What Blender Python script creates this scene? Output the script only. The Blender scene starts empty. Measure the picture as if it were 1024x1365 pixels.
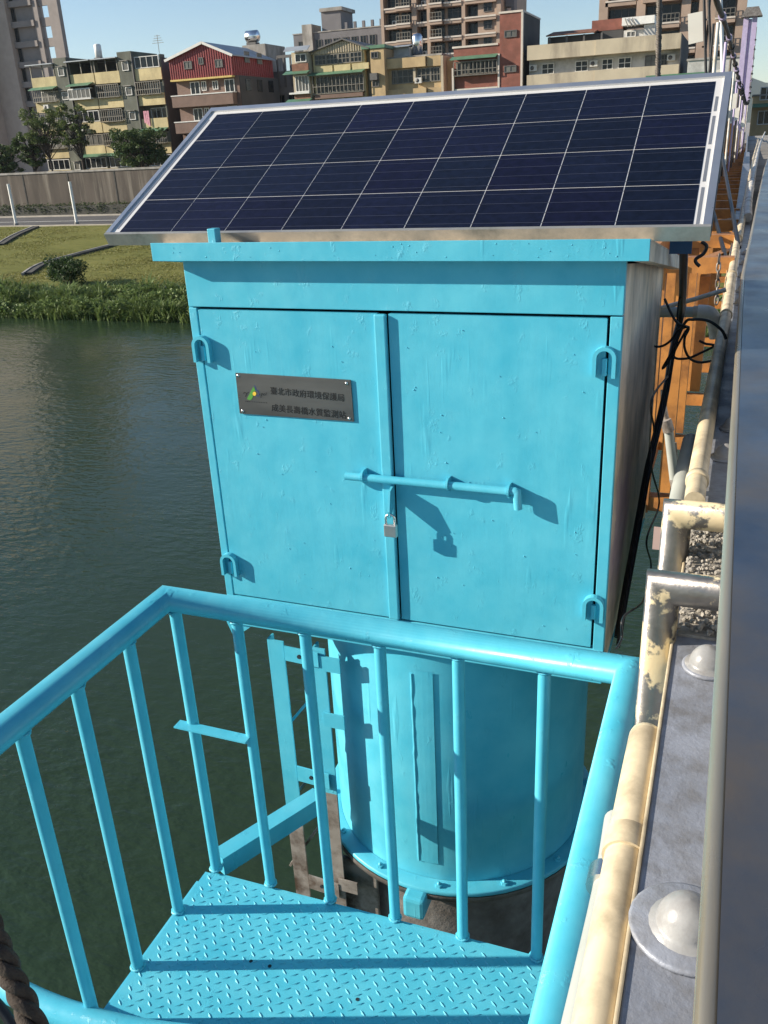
import bpy, bmesh, math, random
from mathutils import Vector, Matrix, noise
random.seed(7)
S = bpy.context.scene
COL = S.collection
R_ = math.radians

# ------------------------------------------------------------------ camera
CAM = Vector((1.315, -1.9671, 0.2602)); FPX = 1165.25
yaw, pitch, roll = -0.3849, 0.4020, 0.0513
def cam_axes():
    cy, sy, cp, sp = math.cos(yaw), math.sin(yaw), math.cos(pitch), math.sin(pitch)
    f = Vector((sy*cp, cy*cp, -sp)); r = Vector((cy, -sy, 0)); d = f.cross(r)
    cr, sr = math.cos(roll), math.sin(roll)
    return cr*r + sr*d, -sr*r + cr*d, f
AR, AD, AF = cam_axes()
cd = bpy.data.cameras.new('camera'); cam = bpy.data.objects.new('camera', cd); COL.objects.link(cam)
cam.matrix_world = Matrix(((AR.x, -AD.x, -AF.x, CAM.x), (AR.y, -AD.y, -AF.y, CAM.y), (AR.z, -AD.z, -AF.z, CAM.z), (0, 0, 0, 1)))
cd.sensor_fit = 'VERTICAL'; cd.sensor_height = 24; cd.lens = 24*FPX/1365
cd.clip_start = 0.02; cd.clip_end = 9000
S.camera = cam

# ------------------------------------------------------------------ light
SUN_AZ, SUN_EL = R_(19.5), R_(22)            # direction the light TRAVELS (azimuth from +x) and sun height
trav = Vector((math.cos(SUN_AZ)*math.cos(SUN_EL), math.sin(SUN_AZ)*math.cos(SUN_EL), -math.sin(SUN_EL)))
w = bpy.data.worlds.new('World'); S.world = w; w.use_nodes = True
nt = w.node_tree; bg = nt.nodes['Background']
sky = nt.nodes.new('ShaderNodeTexSky'); sky.sky_type = 'NISHITA'; sky.sun_disc = False
sky.sun_elevation = SUN_EL; sky.sun_rotation = math.atan2(-trav.x, -trav.y)
sky.air_density = 1.0; sky.dust_density = 0.05; sky.ozone_density = 3.0
nt.links.new(sky.outputs[0], bg.inputs[0]); bg.inputs[1].default_value = 0.078
sl = bpy.data.lights.new('sun', 'SUN'); sl.energy = 5.0; sl.angle = R_(0.5); sl.color = (1.0, 0.90, 0.76)
so = bpy.data.objects.new('sun', sl); COL.objects.link(so)
so.rotation_euler = trav.to_track_quat('-Z', 'Y').to_euler(); so.location = (-20, -10, 30)
S.view_settings.view_transform = 'Standard'; S.view_settings.look = 'None'
S.view_settings.exposure = 0.92; S.view_settings.gamma = 1; S.view_settings.use_curve_mapping = False
S.cycles.max_bounces = 8; S.cycles.transparent_max_bounces = 8
S.cycles.sample_clamp_indirect = 6

# pixel of the photograph + a known plane -> world point (used to lay things out at their real distance)
def ray(x, y): return (AF*FPX + AR*(x-512) + AD*(y-682.5)).normalized()
def pl(x, y, ax, val):
    v = ray(x, y); return CAM + v*((val-CAM[ax])/v[ax])

# ------------------------------------------------------------------ materials
def mat(name, base, rough=0.6, metal=0.0, var=0.15, scale=6.0, stretch=(1, 1, 1), bump=0.0, bscale=40.0,
        stain=None, sscale=3.0, samt=0.5, sstretch=(1, 1, 1), coat=0.0, spec=0.5, rvar=0.0, bdist=0.01, soft=0.12):
    m = bpy.data.materials.new(name); m.use_nodes = True
    n = m.node_tree.nodes; l = m.node_tree.links; b = n['Principled BSDF']
    tc = n.new('ShaderNodeTexCoord'); oi = n.new('ShaderNodeObjectInfo')
    off = n.new('ShaderNodeVectorMath'); off.operation = 'MULTIPLY_ADD'
    l.new(oi.outputs['Random'], off.inputs[0]); off.inputs[1].default_value = (37, 71, 53); l.new(tc.outputs['Object'], off.inputs[2])
    def nz(sc, st, detail=5, r=0.55):
        mp = n.new('ShaderNodeMapping'); mp.inputs['Scale'].default_value = st; l.new(off.outputs[0], mp.inputs[0])
        t = n.new('ShaderNodeTexNoise'); t.inputs['Scale'].default_value = sc; t.inputs['Detail'].default_value = detail
        t.inputs['Roughness'].default_value = r; l.new(mp.outputs[0], t.inputs['Vector']); return t
    t = nz(scale, stretch)
    cr = n.new('ShaderNodeValToRGB'); cr.color_ramp.elements[0].position = .3; cr.color_ramp.elements[1].position = .7
    cr.color_ramp.elements[0].color = [max(0, c*(1-var)) for c in base]+[1]
    cr.color_ramp.elements[1].color = [min(1, c*(1+var)) for c in base]+[1]
    l.new(t.outputs[0], cr.inputs[0]); out = cr.outputs[0]
    if stain:
        t2 = nz(sscale, sstretch, 8, .65)
        r2 = n.new('ShaderNodeValToRGB'); c = 1-samt
        r2.color_ramp.elements[0].position = max(0, .25+.5*c-soft); r2.color_ramp.elements[1].position = min(1, .25+.5*c+soft)
        l.new(t2.outputs[0], r2.inputs[0])
        mx = n.new('ShaderNodeMix'); mx.data_type = 'RGBA'; l.new(r2.outputs[0], mx.inputs[0])
        l.new(out, mx.inputs[6]); mx.inputs[7].default_value = (*stain, 1); out = mx.outputs[2]
        if metal > 0:
            mm = n.new('ShaderNodeMapRange'); mm.inputs[3].default_value = metal; mm.inputs[4].default_value = metal*.25
            l.new(r2.outputs[0], mm.inputs[0]); l.new(mm.outputs[0], b.inputs['Metallic'])
    l.new(out, b.inputs['Base Color'])
    if not (stain and metal > 0): b.inputs['Metallic'].default_value = metal
    b.inputs['Roughness'].default_value = rough
    if rvar:
        t4 = nz(scale*1.7, stretch); mr = n.new('ShaderNodeMapRange'); mr.inputs[1].default_value = .3; mr.inputs[2].default_value = .7
        mr.inputs[3].default_value = max(.02, rough-rvar); mr.inputs[4].default_value = min(1, rough+rvar)
        l.new(t4.outputs[0], mr.inputs[0]); l.new(mr.outputs[0], b.inputs['Roughness'])
    b.inputs['Coat Weight'].default_value = coat; b.inputs['Coat Roughness'].default_value = 0.05
    b.inputs['Specular IOR Level'].default_value = spec
    if bump:
        t3 = nz(bscale, stretch, 6, .6); bp = n.new('ShaderNodeBump'); bp.inputs['Strength'].default_value = bump
        bp.inputs['Distance'].default_value = bdist; l.new(t3.outputs[0], bp.inputs['Height']); l.new(bp.outputs[0], b.inputs['Normal'])
    return m

CYAN = (0.074, 0.465, 0.605)
def cyan_paint():
    """thick hand-brushed gloss paint: vertical brush grain, lumps, runs"""
    m = bpy.data.materials.new('cyan paint'); m.use_nodes = True
    n = m.node_tree.nodes; l = m.node_tree.links; b = n['Principled BSDF']
    tc = n.new('ShaderNodeTexCoord')
    def nz(sc, st, detail, r):
        mp = n.new('ShaderNodeMapping'); mp.inputs['Scale'].default_value = st; l.new(tc.outputs['Object'], mp.inputs[0])
        t = n.new('ShaderNodeTexNoise'); t.inputs['Scale'].default_value = sc; t.inputs['Detail'].default_value = detail
        t.inputs['Roughness'].default_value = r; l.new(mp.outputs[0], t.inputs['Vector']); return t
    a = nz(9, (1, 1, 1), 6, .6)
    cr = n.new('ShaderNodeValToRGB'); cr.color_ramp.elements[0].position = .3; cr.color_ramp.elements[1].position = .72
    cr.color_ramp.elements[0].color = (CYAN[0]*.8, CYAN[1]*.9, CYAN[2]*.93, 1); cr.color_ramp.elements[1].color = (CYAN[0]*1.5, CYAN[1]*1.08, CYAN[2]*1.04, 1)
    l.new(a.outputs[0], cr.inputs[0]); l.new(cr.outputs[0], b.inputs['Base Color'])
    b.inputs['Roughness'].default_value = .34; b.inputs['Specular IOR Level'].default_value = .5
    grain = nz(60, (1, 1, .12), 4, .6); lump = nz(26, (1, 1, .7), 7, .7); run = nz(34, (1, 1, .09), 2, .5)
    thr = n.new('ShaderNodeMapRange'); thr.inputs[1].default_value = .62; thr.inputs[2].default_value = .75; l.new(run.outputs[0], thr.inputs[0])
    msk = nz(3.2, (1, 1, 1), 2, .5); mr = n.new('ShaderNodeMapRange'); mr.inputs[1].default_value = .5; mr.inputs[2].default_value = .62; l.new(msk.outputs[0], mr.inputs[0])
    mu = n.new('ShaderNodeMath'); mu.operation = 'MULTIPLY'; l.new(thr.outputs[0], mu.inputs[0]); l.new(mr.outputs[0], mu.inputs[1])
    lt = n.new('ShaderNodeMapRange'); lt.inputs[1].default_value = .6; lt.inputs[2].default_value = .8; l.new(lump.outputs[0], lt.inputs[0])
    s1 = n.new('ShaderNodeMath'); s1.operation = 'MULTIPLY_ADD'; l.new(grain.outputs[0], s1.inputs[0]); s1.inputs[1].default_value = .22; l.new(mu.outputs[0], s1.inputs[2])
    s2 = n.new('ShaderNodeMath'); s2.operation = 'ADD'; l.new(s1.outputs[0], s2.inputs[0]); l.new(lt.outputs[0], s2.inputs[1])
    wob = nz(7, (1, 1, 1), 3, .5); s3 = n.new('ShaderNodeMath'); s3.operation = 'MULTIPLY_ADD'; l.new(wob.outputs[0], s3.inputs[0]); s3.inputs[1].default_value = 1.6; l.new(s2.outputs[0], s3.inputs[2]); s2 = s3
    rr_ = nz(14, (1, 1, .5), 5, .6); rm = n.new('ShaderNodeMapRange'); rm.inputs[1].default_value = .3; rm.inputs[2].default_value = .7; rm.inputs[3].default_value = .26; rm.inputs[4].default_value = .5
    l.new(rr_.outputs[0], rm.inputs[0]); l.new(rm.outputs[0], b.inputs['Roughness'])
    bp = n.new('ShaderNodeBump'); bp.inputs['Strength'].default_value = .55; bp.inputs['Distance'].default_value = .0022
    l.new(s2.outputs[0], bp.inputs['Height']); l.new(bp.outputs[0], b.inputs['Normal'])
    return m

M = {}
M['cyan'] = cyan_paint()
M['gap'] = mat('dark gap', (.01, .02, .03), .9)
M['galv'] = mat('weathered galvanised sheet', (.84, .70, .54), .5, .1, .2, 10, (1, 1, .6), .35, 110, stain=(.44, .38, .30), sscale=9, samt=.40, sstretch=(1, 1, .6), rvar=.12, bdist=.003)  # pale warm base also carries sunlight bounced off the bridge
M['alu'] = mat('dull aluminium', (.55, .53, .48), .42, .75, .2, 5, bump=.1, bscale=60, stain=(.16, .17, .15), sscale=5, samt=.45, rvar=.1, bdist=.002)
M['alu_clean'] = mat('clean aluminium', (.62, .63, .64), .35, .85, .08, 8, rvar=.08)
M['backsheet'] = mat('white backsheet under glass', (.60, .59, .57), .5, 0, .04, 8, coat=.5)
M['cell'] = mat('polycrystalline silicon', (.0045, .0058, .019), .5, 0, .35, 60, coat=.25, spec=.1)
M['busbar'] = mat('tinned busbar', (.045, .05, .075), .5, .2, .1, 8, coat=.25)
M['ribbon'] = mat('grey ribbon', (.22, .23, .25), .5, .3, .1, 8, coat=1.0)
M['nameplate'] = mat('brushed dark steel', (.185, .175, .165), .38, .8, .4, 6, (.25, 1, 1.2), .1, 120, rvar=.12, bdist=.001)
M['ink'] = mat('black ink', (.012, .012, .013), .5, 0, .05)
M['logo_green'] = mat('green ink', (.09, .30, .05), .5); M['logo_blue'] = mat('blue ink', (.015, .05, .22), .5); M['logo_yellow'] = mat('yellow ink', (.75, .48, .05), .5)
M['steel_bright'] = mat('bright steel', (.75, .70, .66), .25, 1, .08, 20)
M['padlock'] = mat('scuffed padlock steel', (.72, .62, .58), .32, .9, .15, 30, bump=.1, bscale=200, bdist=.001)
M['rust'] = mat('unpainted weathered steel', (.165, .155, .145), .8, .1, .35, 12, bump=.4, bscale=50, stain=(.09, .075, .065), sscale=8, samt=.42)
M['steelgrey'] = mat('dull galvanised angle', (.33, .30, .27), .6, .4, .25, 12, stain=(.07, .045, .03), sscale=14, samt=.4)
M['cream'] = mat('cream painted conduit', (.66, .55, .365), .42, 0, .16, 9, bump=.12, bscale=70, stain=(.33, .265, .17), sscale=11, samt=.36, rvar=.08, bdist=.002)
M['cream_flake'] = mat('steel with flaking cream paint', (.22, .205, .19), .36, .85, .35, 14, bump=.35, bscale=45, stain=(.64, .52, .32), sscale=9, samt=.40, soft=.015, rvar=.1, bdist=.003)
M['pvc'] = mat('grey plastic pipe', (.36, .38, .35), .5, 0, .12, 8)
M['pvc_white'] = mat('white plastic pipe', (.62, .60, .55), .45, 0, .12, 14, stain=(.3, .25, .17), sscale=8, samt=.35)
M['flange'] = mat('grey painted girder flange', (.27, .29, .335), .42, .1, .18, 7, bump=.5, bscale=140, stain=(.17, .17, .175), sscale=22, samt=.40, rvar=.15, bdist=.002)
M['dome'] = mat('grey white painted cap', (.29, .29, .285), .32, 0, .2, 26, bump=.35, bscale=60, stain=(.22, .21, .2), sscale=30, samt=.3, bdist=.002)
M['plate'] = mat('stained stainless plate', (.105, .14, .19), .34, .75, .25, 5, (1, .6, 1), .12, 60, stain=(.115, .095, .075), sscale=3.2, samt=.45, soft=.16, rvar=.08, bdist=.002)
M['lip'] = mat('stainless lip', (.35, .32, .255), .32, .65, .2, 12, (1, .08, 1), .1, 80, stain=(.28, .22, .15), sscale=6, samt=.35, sstretch=(1, .1, 1), rvar=.1, bdist=.001)
M['grout'] = mat('rough mortar', (.30, .275, .235), .95, 0, .35, 60, bump=.6, bscale=160, bdist=.004)
M['orange'] = mat('ochre orange bridge paint', (.52, .225, .058), .5, 0, .14, 5, bump=.1, stain=(.22, .095, .035), sscale=6, samt=.40)
M['cable_black'] = mat('black cable', (.012, .012, .014), .45, 0, .2, 30)
M['rope'] = mat('wire rope', (.11, .095, .08), .6, .3, .3, 40, bump=.2, bscale=120)
M['rope_brown'] = mat('brown grimy rope', (.045, .032, .022), .85, 0, .4, 60, bump=.4, bscale=150)
M['purple'] = mat('lilac paint', (.47, .40, .58), .5, 0, .1, 6)
M['white_board'] = mat('off white board', (.72, .69, .60), .5, 0, .06, 3)
M['whitepaint'] = mat('white paint', (.75, .74, .70), .5, 0, .1, 3)
M['purple_stain'] = mat('faded purple spray', (.24, .17, .23), .6, .3, .3, 14, bump=.2)
# far things
M['bare_concrete'] = mat('bare concrete', (.33, .31, .28), .9, 0, .2, .8, stain=(.16, .15, .13), sscale=.7, samt=.4, sstretch=(1, 1, .3))
M['floodwall'] = mat('stained flood wall', (.085, .070, .056), .95, 0, .35, .5, (1, 1, .25), .3, 4, stain=(.20, .175, .14), sscale=1.0, samt=.27, sstretch=(1, 1, .08), soft=.1, bdist=.05)
M['asphalt'] = mat('asphalt road', (.07, .068, .068), .9, 0, .2, .6)
M['roadline'] = mat('pale road edge', (.40, .36, .30), .9, 0, .15, 1)
M['channel'] = mat('drain concrete with groove shade', (.06, .058, .05), .95, 0, .3, 2)  # the groove's shade is put into this dark colour
M['yellow'] = mat('yellow stucco', (.60, .50, .27), .9, 0, .12, .6, stain=(.33, .27, .15), sscale=.6, samt=.36, sstretch=(1, 1, .5), soft=.2)
M['greygreen'] = mat('grey green render', (.15, .158, .125), .95, 0, .2, .5, stain=(.08, .08, .065), sscale=.6, samt=.4, sstretch=(1, 1, .3), soft=.2)
M['darkwall'] = mat('dark wall with side shade', (.07, .068, .066), .95, 0, .2, .5)  # shade of the right-hand sides is in this colour; roof sheds share it
M['beige_tile'] = mat('beige tower tile', (.36, .295, .25), .75, 0, .1, .7)
M['grey_tile'] = mat('grey tower tile', (.22, .19, .175), .75, 0, .1, .7)
M['redmetal'] = mat('red corrugated sheet', (.30, .045, .045), .5, 0, .14, .9, stain=(.2, .045, .04), sscale=.9, samt=.35)
M['roofsheet'] = mat('grey roof sheet', (.30, .33, .36), .5, .2, .15, .7)
M['browntile'] = mat('brown wall tile', (.165, .105, .08), .8, 0, .15, 1)
M['brick'] = mat('red brick tile', (.235, .085, .06), .85, 0, .2, 1.2, stain=(.16, .06, .04), sscale=.8, samt=.35)
M['ochre'] = mat('ochre stucco', (.50, .37, .20), .9, 0, .12, .6, stain=(.28, .2, .11), sscale=.5, samt=.36, sstretch=(1, 1, .4), soft=.2)
M['creamwall'] = mat('cream render', (.50, .43, .31), .9, 0, .1, .4, stain=(.25, .21, .16), sscale=.45, samt=.30, sstretch=(1, 1, .2), soft=.12)
M['palewall'] = mat('pale grey wall', (.50, .49, .46), .9, 0, .12, .5, stain=(.3, .29, .27), sscale=.8, samt=.35)
M['towerbrown'] = mat('tan tower tile', (.36, .265, .20), .8, 0, .1, .6)
M['towerwhite'] = mat('pale slab edge', (.58, .52, .45), .8, 0, .1, 1)
M['greyconc'] = mat('dark grey block', (.15, .145, .15), .9, 0, .15, .4)
M['greenawning'] = mat('green awning sheet', (.085, .19, .115), .5, 0, .2, 1.4)
M['glassdark'] = mat('dark window glass', (.014, .017, .020), .15, 0, .4, .5, spec=.3)
M['glasscurtain'] = mat('curtained window', (.12, .115, .10), .3, 0, .35, 2.5, (1, 1, .3))
M['grille'] = mat('window grille metal', (.20, .185, .155), .6, .3, .2, 3)
M['frame_white'] = mat('white window frame', (.62, .61, .57), .6, 0, .08, 3)
M['frame_dark'] = mat('dark window frame', (.10, .095, .09), .6, 0, .1, 3)
M['tank'] = mat('stainless water tank', (.70, .71, .72), .22, 1, .08, 2)
M['ac'] = mat('air conditioner casing', (.55, .54, .5), .6, 0, .1, 4)
M['brownroof'] = mat('rusty roof sheet', (.19, .085, .05), .8, 0, .3, 1.5)
M['cloth'] = mat('pink laundry', (.62, .30, .36), .9, 0, .35, 3)
M['bark'] = mat('bark', (.075, .058, .045), .95, 0, .25, 6)
M['hill'] = mat('wooded hill', (.045, .065, .04), .95, 0, .2, .01)

def vary(m, amt):
    n = m.node_tree.nodes; l = m.node_tree.links; b = n['Principled BSDF']; src = b.inputs['Base Color'].links[0].from_socket
    oi = n.new('ShaderNodeObjectInfo'); hs = n.new('ShaderNodeHueSaturation'); mr = n.new('ShaderNodeMapRange'); mr.inputs[3].default_value = 1-amt; mr.inputs[4].default_value = 1+amt
    l.new(oi.outputs['Random'], mr.inputs[0]); l.new(mr.outputs[0], hs.inputs['Value']); h2 = n.new('ShaderNodeMapRange'); h2.inputs[3].default_value = .48; h2.inputs[4].default_value = .51
    ml = n.new('ShaderNodeMath'); ml.operation = 'FRACT'; mm = n.new('ShaderNodeMath'); mm.operation = 'MULTIPLY'; mm.inputs[1].default_value = 7.3; l.new(oi.outputs['Random'], mm.inputs[0]); l.new(mm.outputs[0], ml.inputs[0])
    l.new(ml.outputs[0], h2.inputs[0]); l.new(h2.outputs[0], hs.inputs['Hue']); l.new(src, hs.inputs['Color']); l.new(hs.outputs[0], b.inputs['Base Color'])
vary(M['cell'], .24)
def leaf_mat(name, a, b_, rough=.6):
    m = bpy.data.materials.new(name); m.use_nodes = True
    n = m.node_tree.nodes; l = m.node_tree.links; b = n['Principled BSDF']
    tc = n.new('ShaderNodeTexCoord'); t = n.new('ShaderNodeTexNoise'); t.inputs['Scale'].default_value = 2.2; t.inputs['Detail'].default_value = 5
    t.inputs['Roughness'].default_value = .75
    l.new(tc.outputs['Object'], t.inputs['Vector']); cr = n.new('ShaderNodeValToRGB')
    cr.color_ramp.elements[0].position = .32; cr.color_ramp.elements[1].position = .68
    cr.color_ramp.elements[0].color = (*a, 1); cr.color_ramp.elements[1].color = (*b_, 1)
    l.new(t.outputs[0], cr.inputs[0]); l.new(cr.outputs[0], b.inputs['Base Color']); b.inputs['Roughness'].default_value = rough
    b.inputs['Specular IOR Level'].default_value = .3
    tr = n.new('ShaderNodeBsdfTranslucent'); l.new(cr.outputs[0], tr.inputs[0])
    mx = n.new('ShaderNodeMixShader'); mx.inputs[0].default_value = .3; l.new(b.outputs[0], mx.inputs[1]); l.new(tr.outputs[0], mx.inputs[2])
    l.new(mx.outputs[0], n['Material Output'].inputs[0]); return m
M['leaf'] = leaf_mat('tree leaves', (.05, .08, .022), (.15, .19, .06))
M['leaf_dark'] = leaf_mat('dark tree leaves', (.03, .058, .018), (.10, .145, .045))
M['reed'] = leaf_mat('reeds', (.07, .12, .03), (.215, .28, .09))
M['bushleaf'] = leaf_mat('bush leaves', (.022, .05, .014), (.06, .10, .03))
M['hedge'] = leaf_mat('hedge leaves', (.03, .055, .02), (.085, .11, .04))
M['grassblade'] = leaf_mat('mown grass blades', (.17, .175, .045), (.27, .25, .075))

def grass_ground():
    m = bpy.data.materials.new('mown grass slope'); m.use_nodes = True
    n = m.node_tree.nodes; l = m.node_tree.links; b = n['Principled BSDF']; tc = n.new('ShaderNodeTexCoord')
    def nz(sc, d, st=(1, 1, 1)):
        mp = n.new('ShaderNodeMapping'); mp.inputs['Scale'].default_value = st; l.new(tc.outputs['Object'], mp.inputs[0])
        t = n.new('ShaderNodeTexNoise'); t.inputs['Scale'].default_value = sc; t.inputs['Detail'].default_value = d; t.inputs['Roughness'].default_value = .7; l.new(mp.outputs[0], t.inputs['Vector']); return t
    a = nz(.16, 8, (.5, 1, 1)); c = nz(1.5, 6, (.6, 1, 1))
    cr = n.new('ShaderNodeValToRGB'); e = cr.color_ramp.elements
    e[0].position = .33; e[0].color = (.105, .11, .028, 1); e[1].position = .68; e[1].color = (.22, .20, .06, 1)
    k = e.new(.5); k.color = (.15, .155, .042, 1)
    mx = n.new('ShaderNodeMix'); mx.data_type = 'FLOAT'; mx.inputs[0].default_value = .55; l.new(a.outputs[0], mx.inputs[2]); l.new(c.outputs[0], mx.inputs[3])
    l.new(mx.outputs[0], cr.inputs[0]); l.new(cr.outputs[0], b.inputs['Base Color']); b.inputs['Roughness'].default_value = .95; b.inputs['Specular IOR Level'].default_value = .1
    bp = n.new('ShaderNodeBump'); bp.inputs['Strength'].default_value = .8; bp.inputs['Distance'].default_value = .15
    l.new(c.outputs[0], bp.inputs['Height']); l.new(bp.outputs[0], b.inputs['Normal']); return m
M['grass'] = grass_ground()

def water_mat():
    m = bpy.data.materials.new('river water'); m.use_nodes = True
    n = m.node_tree.nodes; l = m.node_tree.links; b = n['Principled BSDF']; tc = n.new('ShaderNodeTexCoord')
    b.inputs['Base Color'].default_value = (.022, .041, .021, 1); b.inputs['Specular IOR Level'].default_value = .5; b.inputs['Roughness'].default_value = .03; b.inputs['IOR'].default_value = 1.33
    def nz(sc, d, st, rot=0, r=.5):
        mp = n.new('ShaderNodeMapping'); mp.inputs['Scale'].default_value = st; mp.inputs['Rotation'].default_value = (0, 0, rot); l.new(tc.outputs['Object'], mp.inputs[0])
        t = n.new('ShaderNodeTexNoise'); t.inputs['Scale'].default_value = sc; t.inputs['Detail'].default_value = d; t.inputs['Roughness'].default_value = r
        l.new(mp.outputs[0], t.inputs['Vector']); return t
    a = nz(1.3, 4, (.55, 1.2, 1), R_(18), .6); c = nz(4.2, 3, (.6, 1.1, 1), R_(-8)); g = nz(.12, 3, (1, 1, 1))
    s = n.new('ShaderNodeMath'); s.operation = 'MULTIPLY_ADD'; l.new(c.outputs[0], s.inputs[0]); s.inputs[1].default_value = .75; l.new(a.outputs[0], s.inputs[2])
    mr = n.new('ShaderNodeMapRange'); mr.inputs[1].default_value = .35; mr.inputs[2].default_value = .65; mr.inputs[3].default_value = .25; mr.inputs[4].default_value = 1; l.new(g.outputs[0], mr.inputs[0])
    p = n.new('ShaderNodeMath'); p.operation = 'MULTIPLY'; l.new(s.outputs[0], p.inputs[0]); l.new(mr.outputs[0], p.inputs[1])
    bp = n.new('ShaderNodeBump'); bp.inputs['Strength'].default_value = 1; bp.inputs['Distance'].default_value = .055
    l.new(p.outputs[0], bp.inputs['Height']); l.new(bp.outputs[0], b.inputs['Normal']); return m
M['water'] = water_mat()

# ------------------------------------------------------------------ mesh helpers
ORG = {}                                     # world origin of every object (nothing in a hierarchy is rotated)
class MB:
    def __init__(s): s.v = []; s.f = []; s.sm = []
    def add(s, vs, fs, smooth=False):
        o = len(s.v); s.v += [Vector(x) for x in vs]; s.f += [tuple(i+o for i in f) for f in fs]; s.sm += [smooth]*len(fs); return s
    def box(s, x0, x1, y0, y1, z0, z1):
        return s.add([(x, y, z) for z in (z0, z1) for y in (y0, y1) for x in (x0, x1)],
                     [(0, 2, 3, 1), (4, 5, 7, 6), (0, 1, 5, 4), (1, 3, 7, 5), (3, 2, 6, 7), (2, 0, 4, 6)])
    def bbox(s, x0, x1, y0, y1, z0, z1, b):   # box with chamfered edges
        bm = bmesh.new(); bmesh.ops.create_cube(bm, size=1)
        for v in bm.verts: v.co = Vector((x0+(v.co.x+.5)*(x1-x0), y0+(v.co.y+.5)*(y1-y0), z0+(v.co.z+.5)*(z1-z0)))
        bmesh.ops.bevel(bm, geom=bm.edges[:], offset=b, segments=2, affect='EDGES', profile=.6)
        return s.bm(bm)
    def bm(s, bm, mtx=None, smooth=False):
        bm.verts.index_update(); vs = [(mtx @ v.co if mtx else v.co.copy()) for v in bm.verts]
        s.add(vs, [[v.index for v in f.verts] for f in bm.faces], smooth); bm.free(); return s
    def bar(s, p, q, w, h, up=(0, 0, 1)):     # rectangular bar from p to q, w across, h along up
        p = Vector(p); q = Vector(q); d = (q-p).normalized(); up = Vector(up)
        if abs(d.dot(up)) > .98: up = Vector((0, 1, 0))
        a = d.cross(up).normalized(); b = a.cross(d).normalized(); a *= w/2; b *= h/2
        vs = [e+i*a+j*b for e in (p, q) for i, j in ((-1, -1), (1, -1), (1, 1), (-1, 1))]
        return s.add(vs, [(3, 2, 1, 0), (4, 5, 6, 7), (0, 1, 5, 4), (1, 2, 6, 5), (2, 3, 7, 6), (3, 0, 4, 7)])
    def tube(s, pts, r, n=12, caps=True, rr=None):
        pts = [Vector(p) for p in pts]; rings = []; up = None
        for i, p in enumerate(pts):
            d = ((pts[i+1]-p).normalized()+(p-pts[i-1]).normalized()).normalized() if 0 < i < len(pts)-1 else (pts[1]-pts[0] if i == 0 else pts[-1]-pts[-2]).normalized()
            if up is None: up = Vector((0, 0, 1)) if abs(d.z) < .9 else Vector((0, 1, 0))
            a = d.cross(up).normalized(); b = a.cross(d).normalized(); up = b
            k = 1.0
            if 0 < i < len(pts)-1:
                c = (pts[i]-pts[i-1]).normalized().dot(d); k = 1/max(.5, c)
            rad = rr[i] if rr else r
            t = (pts[i]-pts[i-1]).normalized() if i else d
            m = d.cross((pts[min(i+1, len(pts)-1)]-p).normalized() if 0 < i < len(pts)-1 else d)
            ring = []
            for j in range(n):
                th = 2*math.pi*j/n; o = a*math.cos(th)+b*math.sin(th)
                if 0 < i < len(pts)-1 and k > 1.02:     # mitre: stretch across the bend
                    nb = ((pts[i+1]-p).normalized()-(p-pts[i-1]).normalized())
                    if nb.length > 1e-6:
                        nb = (nb-d*nb.dot(d)).normalized(); o = o+nb*(o.dot(nb))*(k-1)
                ring.append(p+o*rad)
            rings.append(ring)
        vs = [v for r_ in rings for v in r_]; fs = []
        for i in range(len(rings)-1):
            for j in range(n):
                fs.append((i*n+j, i*n+(j+1) % n, (i+1)*n+(j+1) % n, (i+1)*n+j))
        s.add(vs, fs, True)
        if caps: s.add(rings[0], [tuple(range(n))[::-1]]); s.add(rings[-1], [tuple(range(n))])
        return s
    def lathe(s, prof, c, n=24, axis='Z', smooth=True):  # prof: (r, h)
        c = Vector(c); vs = []; fs = []
        for r, h in prof:
            for j in range(n):
                th = 2*math.pi*j/n; x, y = r*math.cos(th), r*math.sin(th)
                vs.append(c+(Vector((x, y, h)) if axis == 'Z' else Vector((x, h, y)) if axis == 'Y' else Vector((h, x, y))))
        for i in range(len(prof)-1):
            for j in range(n): fs.append((i*n+j, i*n+(j+1) % n, (i+1)*n+(j+1) % n, (i+1)*n+j))
        return s.add(vs, fs, smooth)
    def prism(s, poly, y0, y1):               # polygon in (x, z), extruded along y
        n = len(poly); vs = [(x, y0, z) for x, z in poly]+[(x, y1, z) for x, z in poly]
        return s.add(vs, [tuple(range(n)), tuple(range(2*n-1, n-1, -1))]+[(i, i+n, (i+1) % n+n, (i+1) % n) for i in range(n)])
    def build(s, name, m, parent=None, label=None, kind=None, origin=None):
        if origin is None:
            lo = Vector([min(v[i] for v in s.v) for i in range(3)]); hi = Vector([max(v[i] for v in s.v) for i in range(3)])
            origin = Vector(((lo.x+hi.x)/2, (lo.y+hi.y)/2, lo.z))
        me = bpy.data.meshes.new(name); me.from_pydata([v-origin for v in s.v], [], s.f)
        me.polygons.foreach_set('use_smooth', s.sm); me.update()
        bm = bmesh.new(); bm.from_mesh(me); bmesh.ops.recalc_face_normals(bm, faces=bm.faces); bm.to_mesh(me); bm.free()
        me.materials.append(M[m] if isinstance(m, str) else m)
        o = bpy.data.objects.new(name, me); COL.objects.link(o); place(o, origin, parent)
        if label: o['label'] = label
        if kind: o['kind'] = kind
        return o
def place(o, origin, parent):
    origin = Vector(origin); ORG[o.name] = origin
    if parent: o.parent = parent; o.location = origin-ORG[parent.name]
    else: o.location = origin
def thing(name, label, cat, loc, group=None):
    o = bpy.data.objects.new(name, None); COL.objects.link(o); o.empty_display_size = .1; place(o, loc, None); return tag(o, label, cat, group)
def tag(o, label, cat, group=None):
    o['label'] = label; o['category'] = cat
    if group: o['group'] = group
    return o
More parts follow.
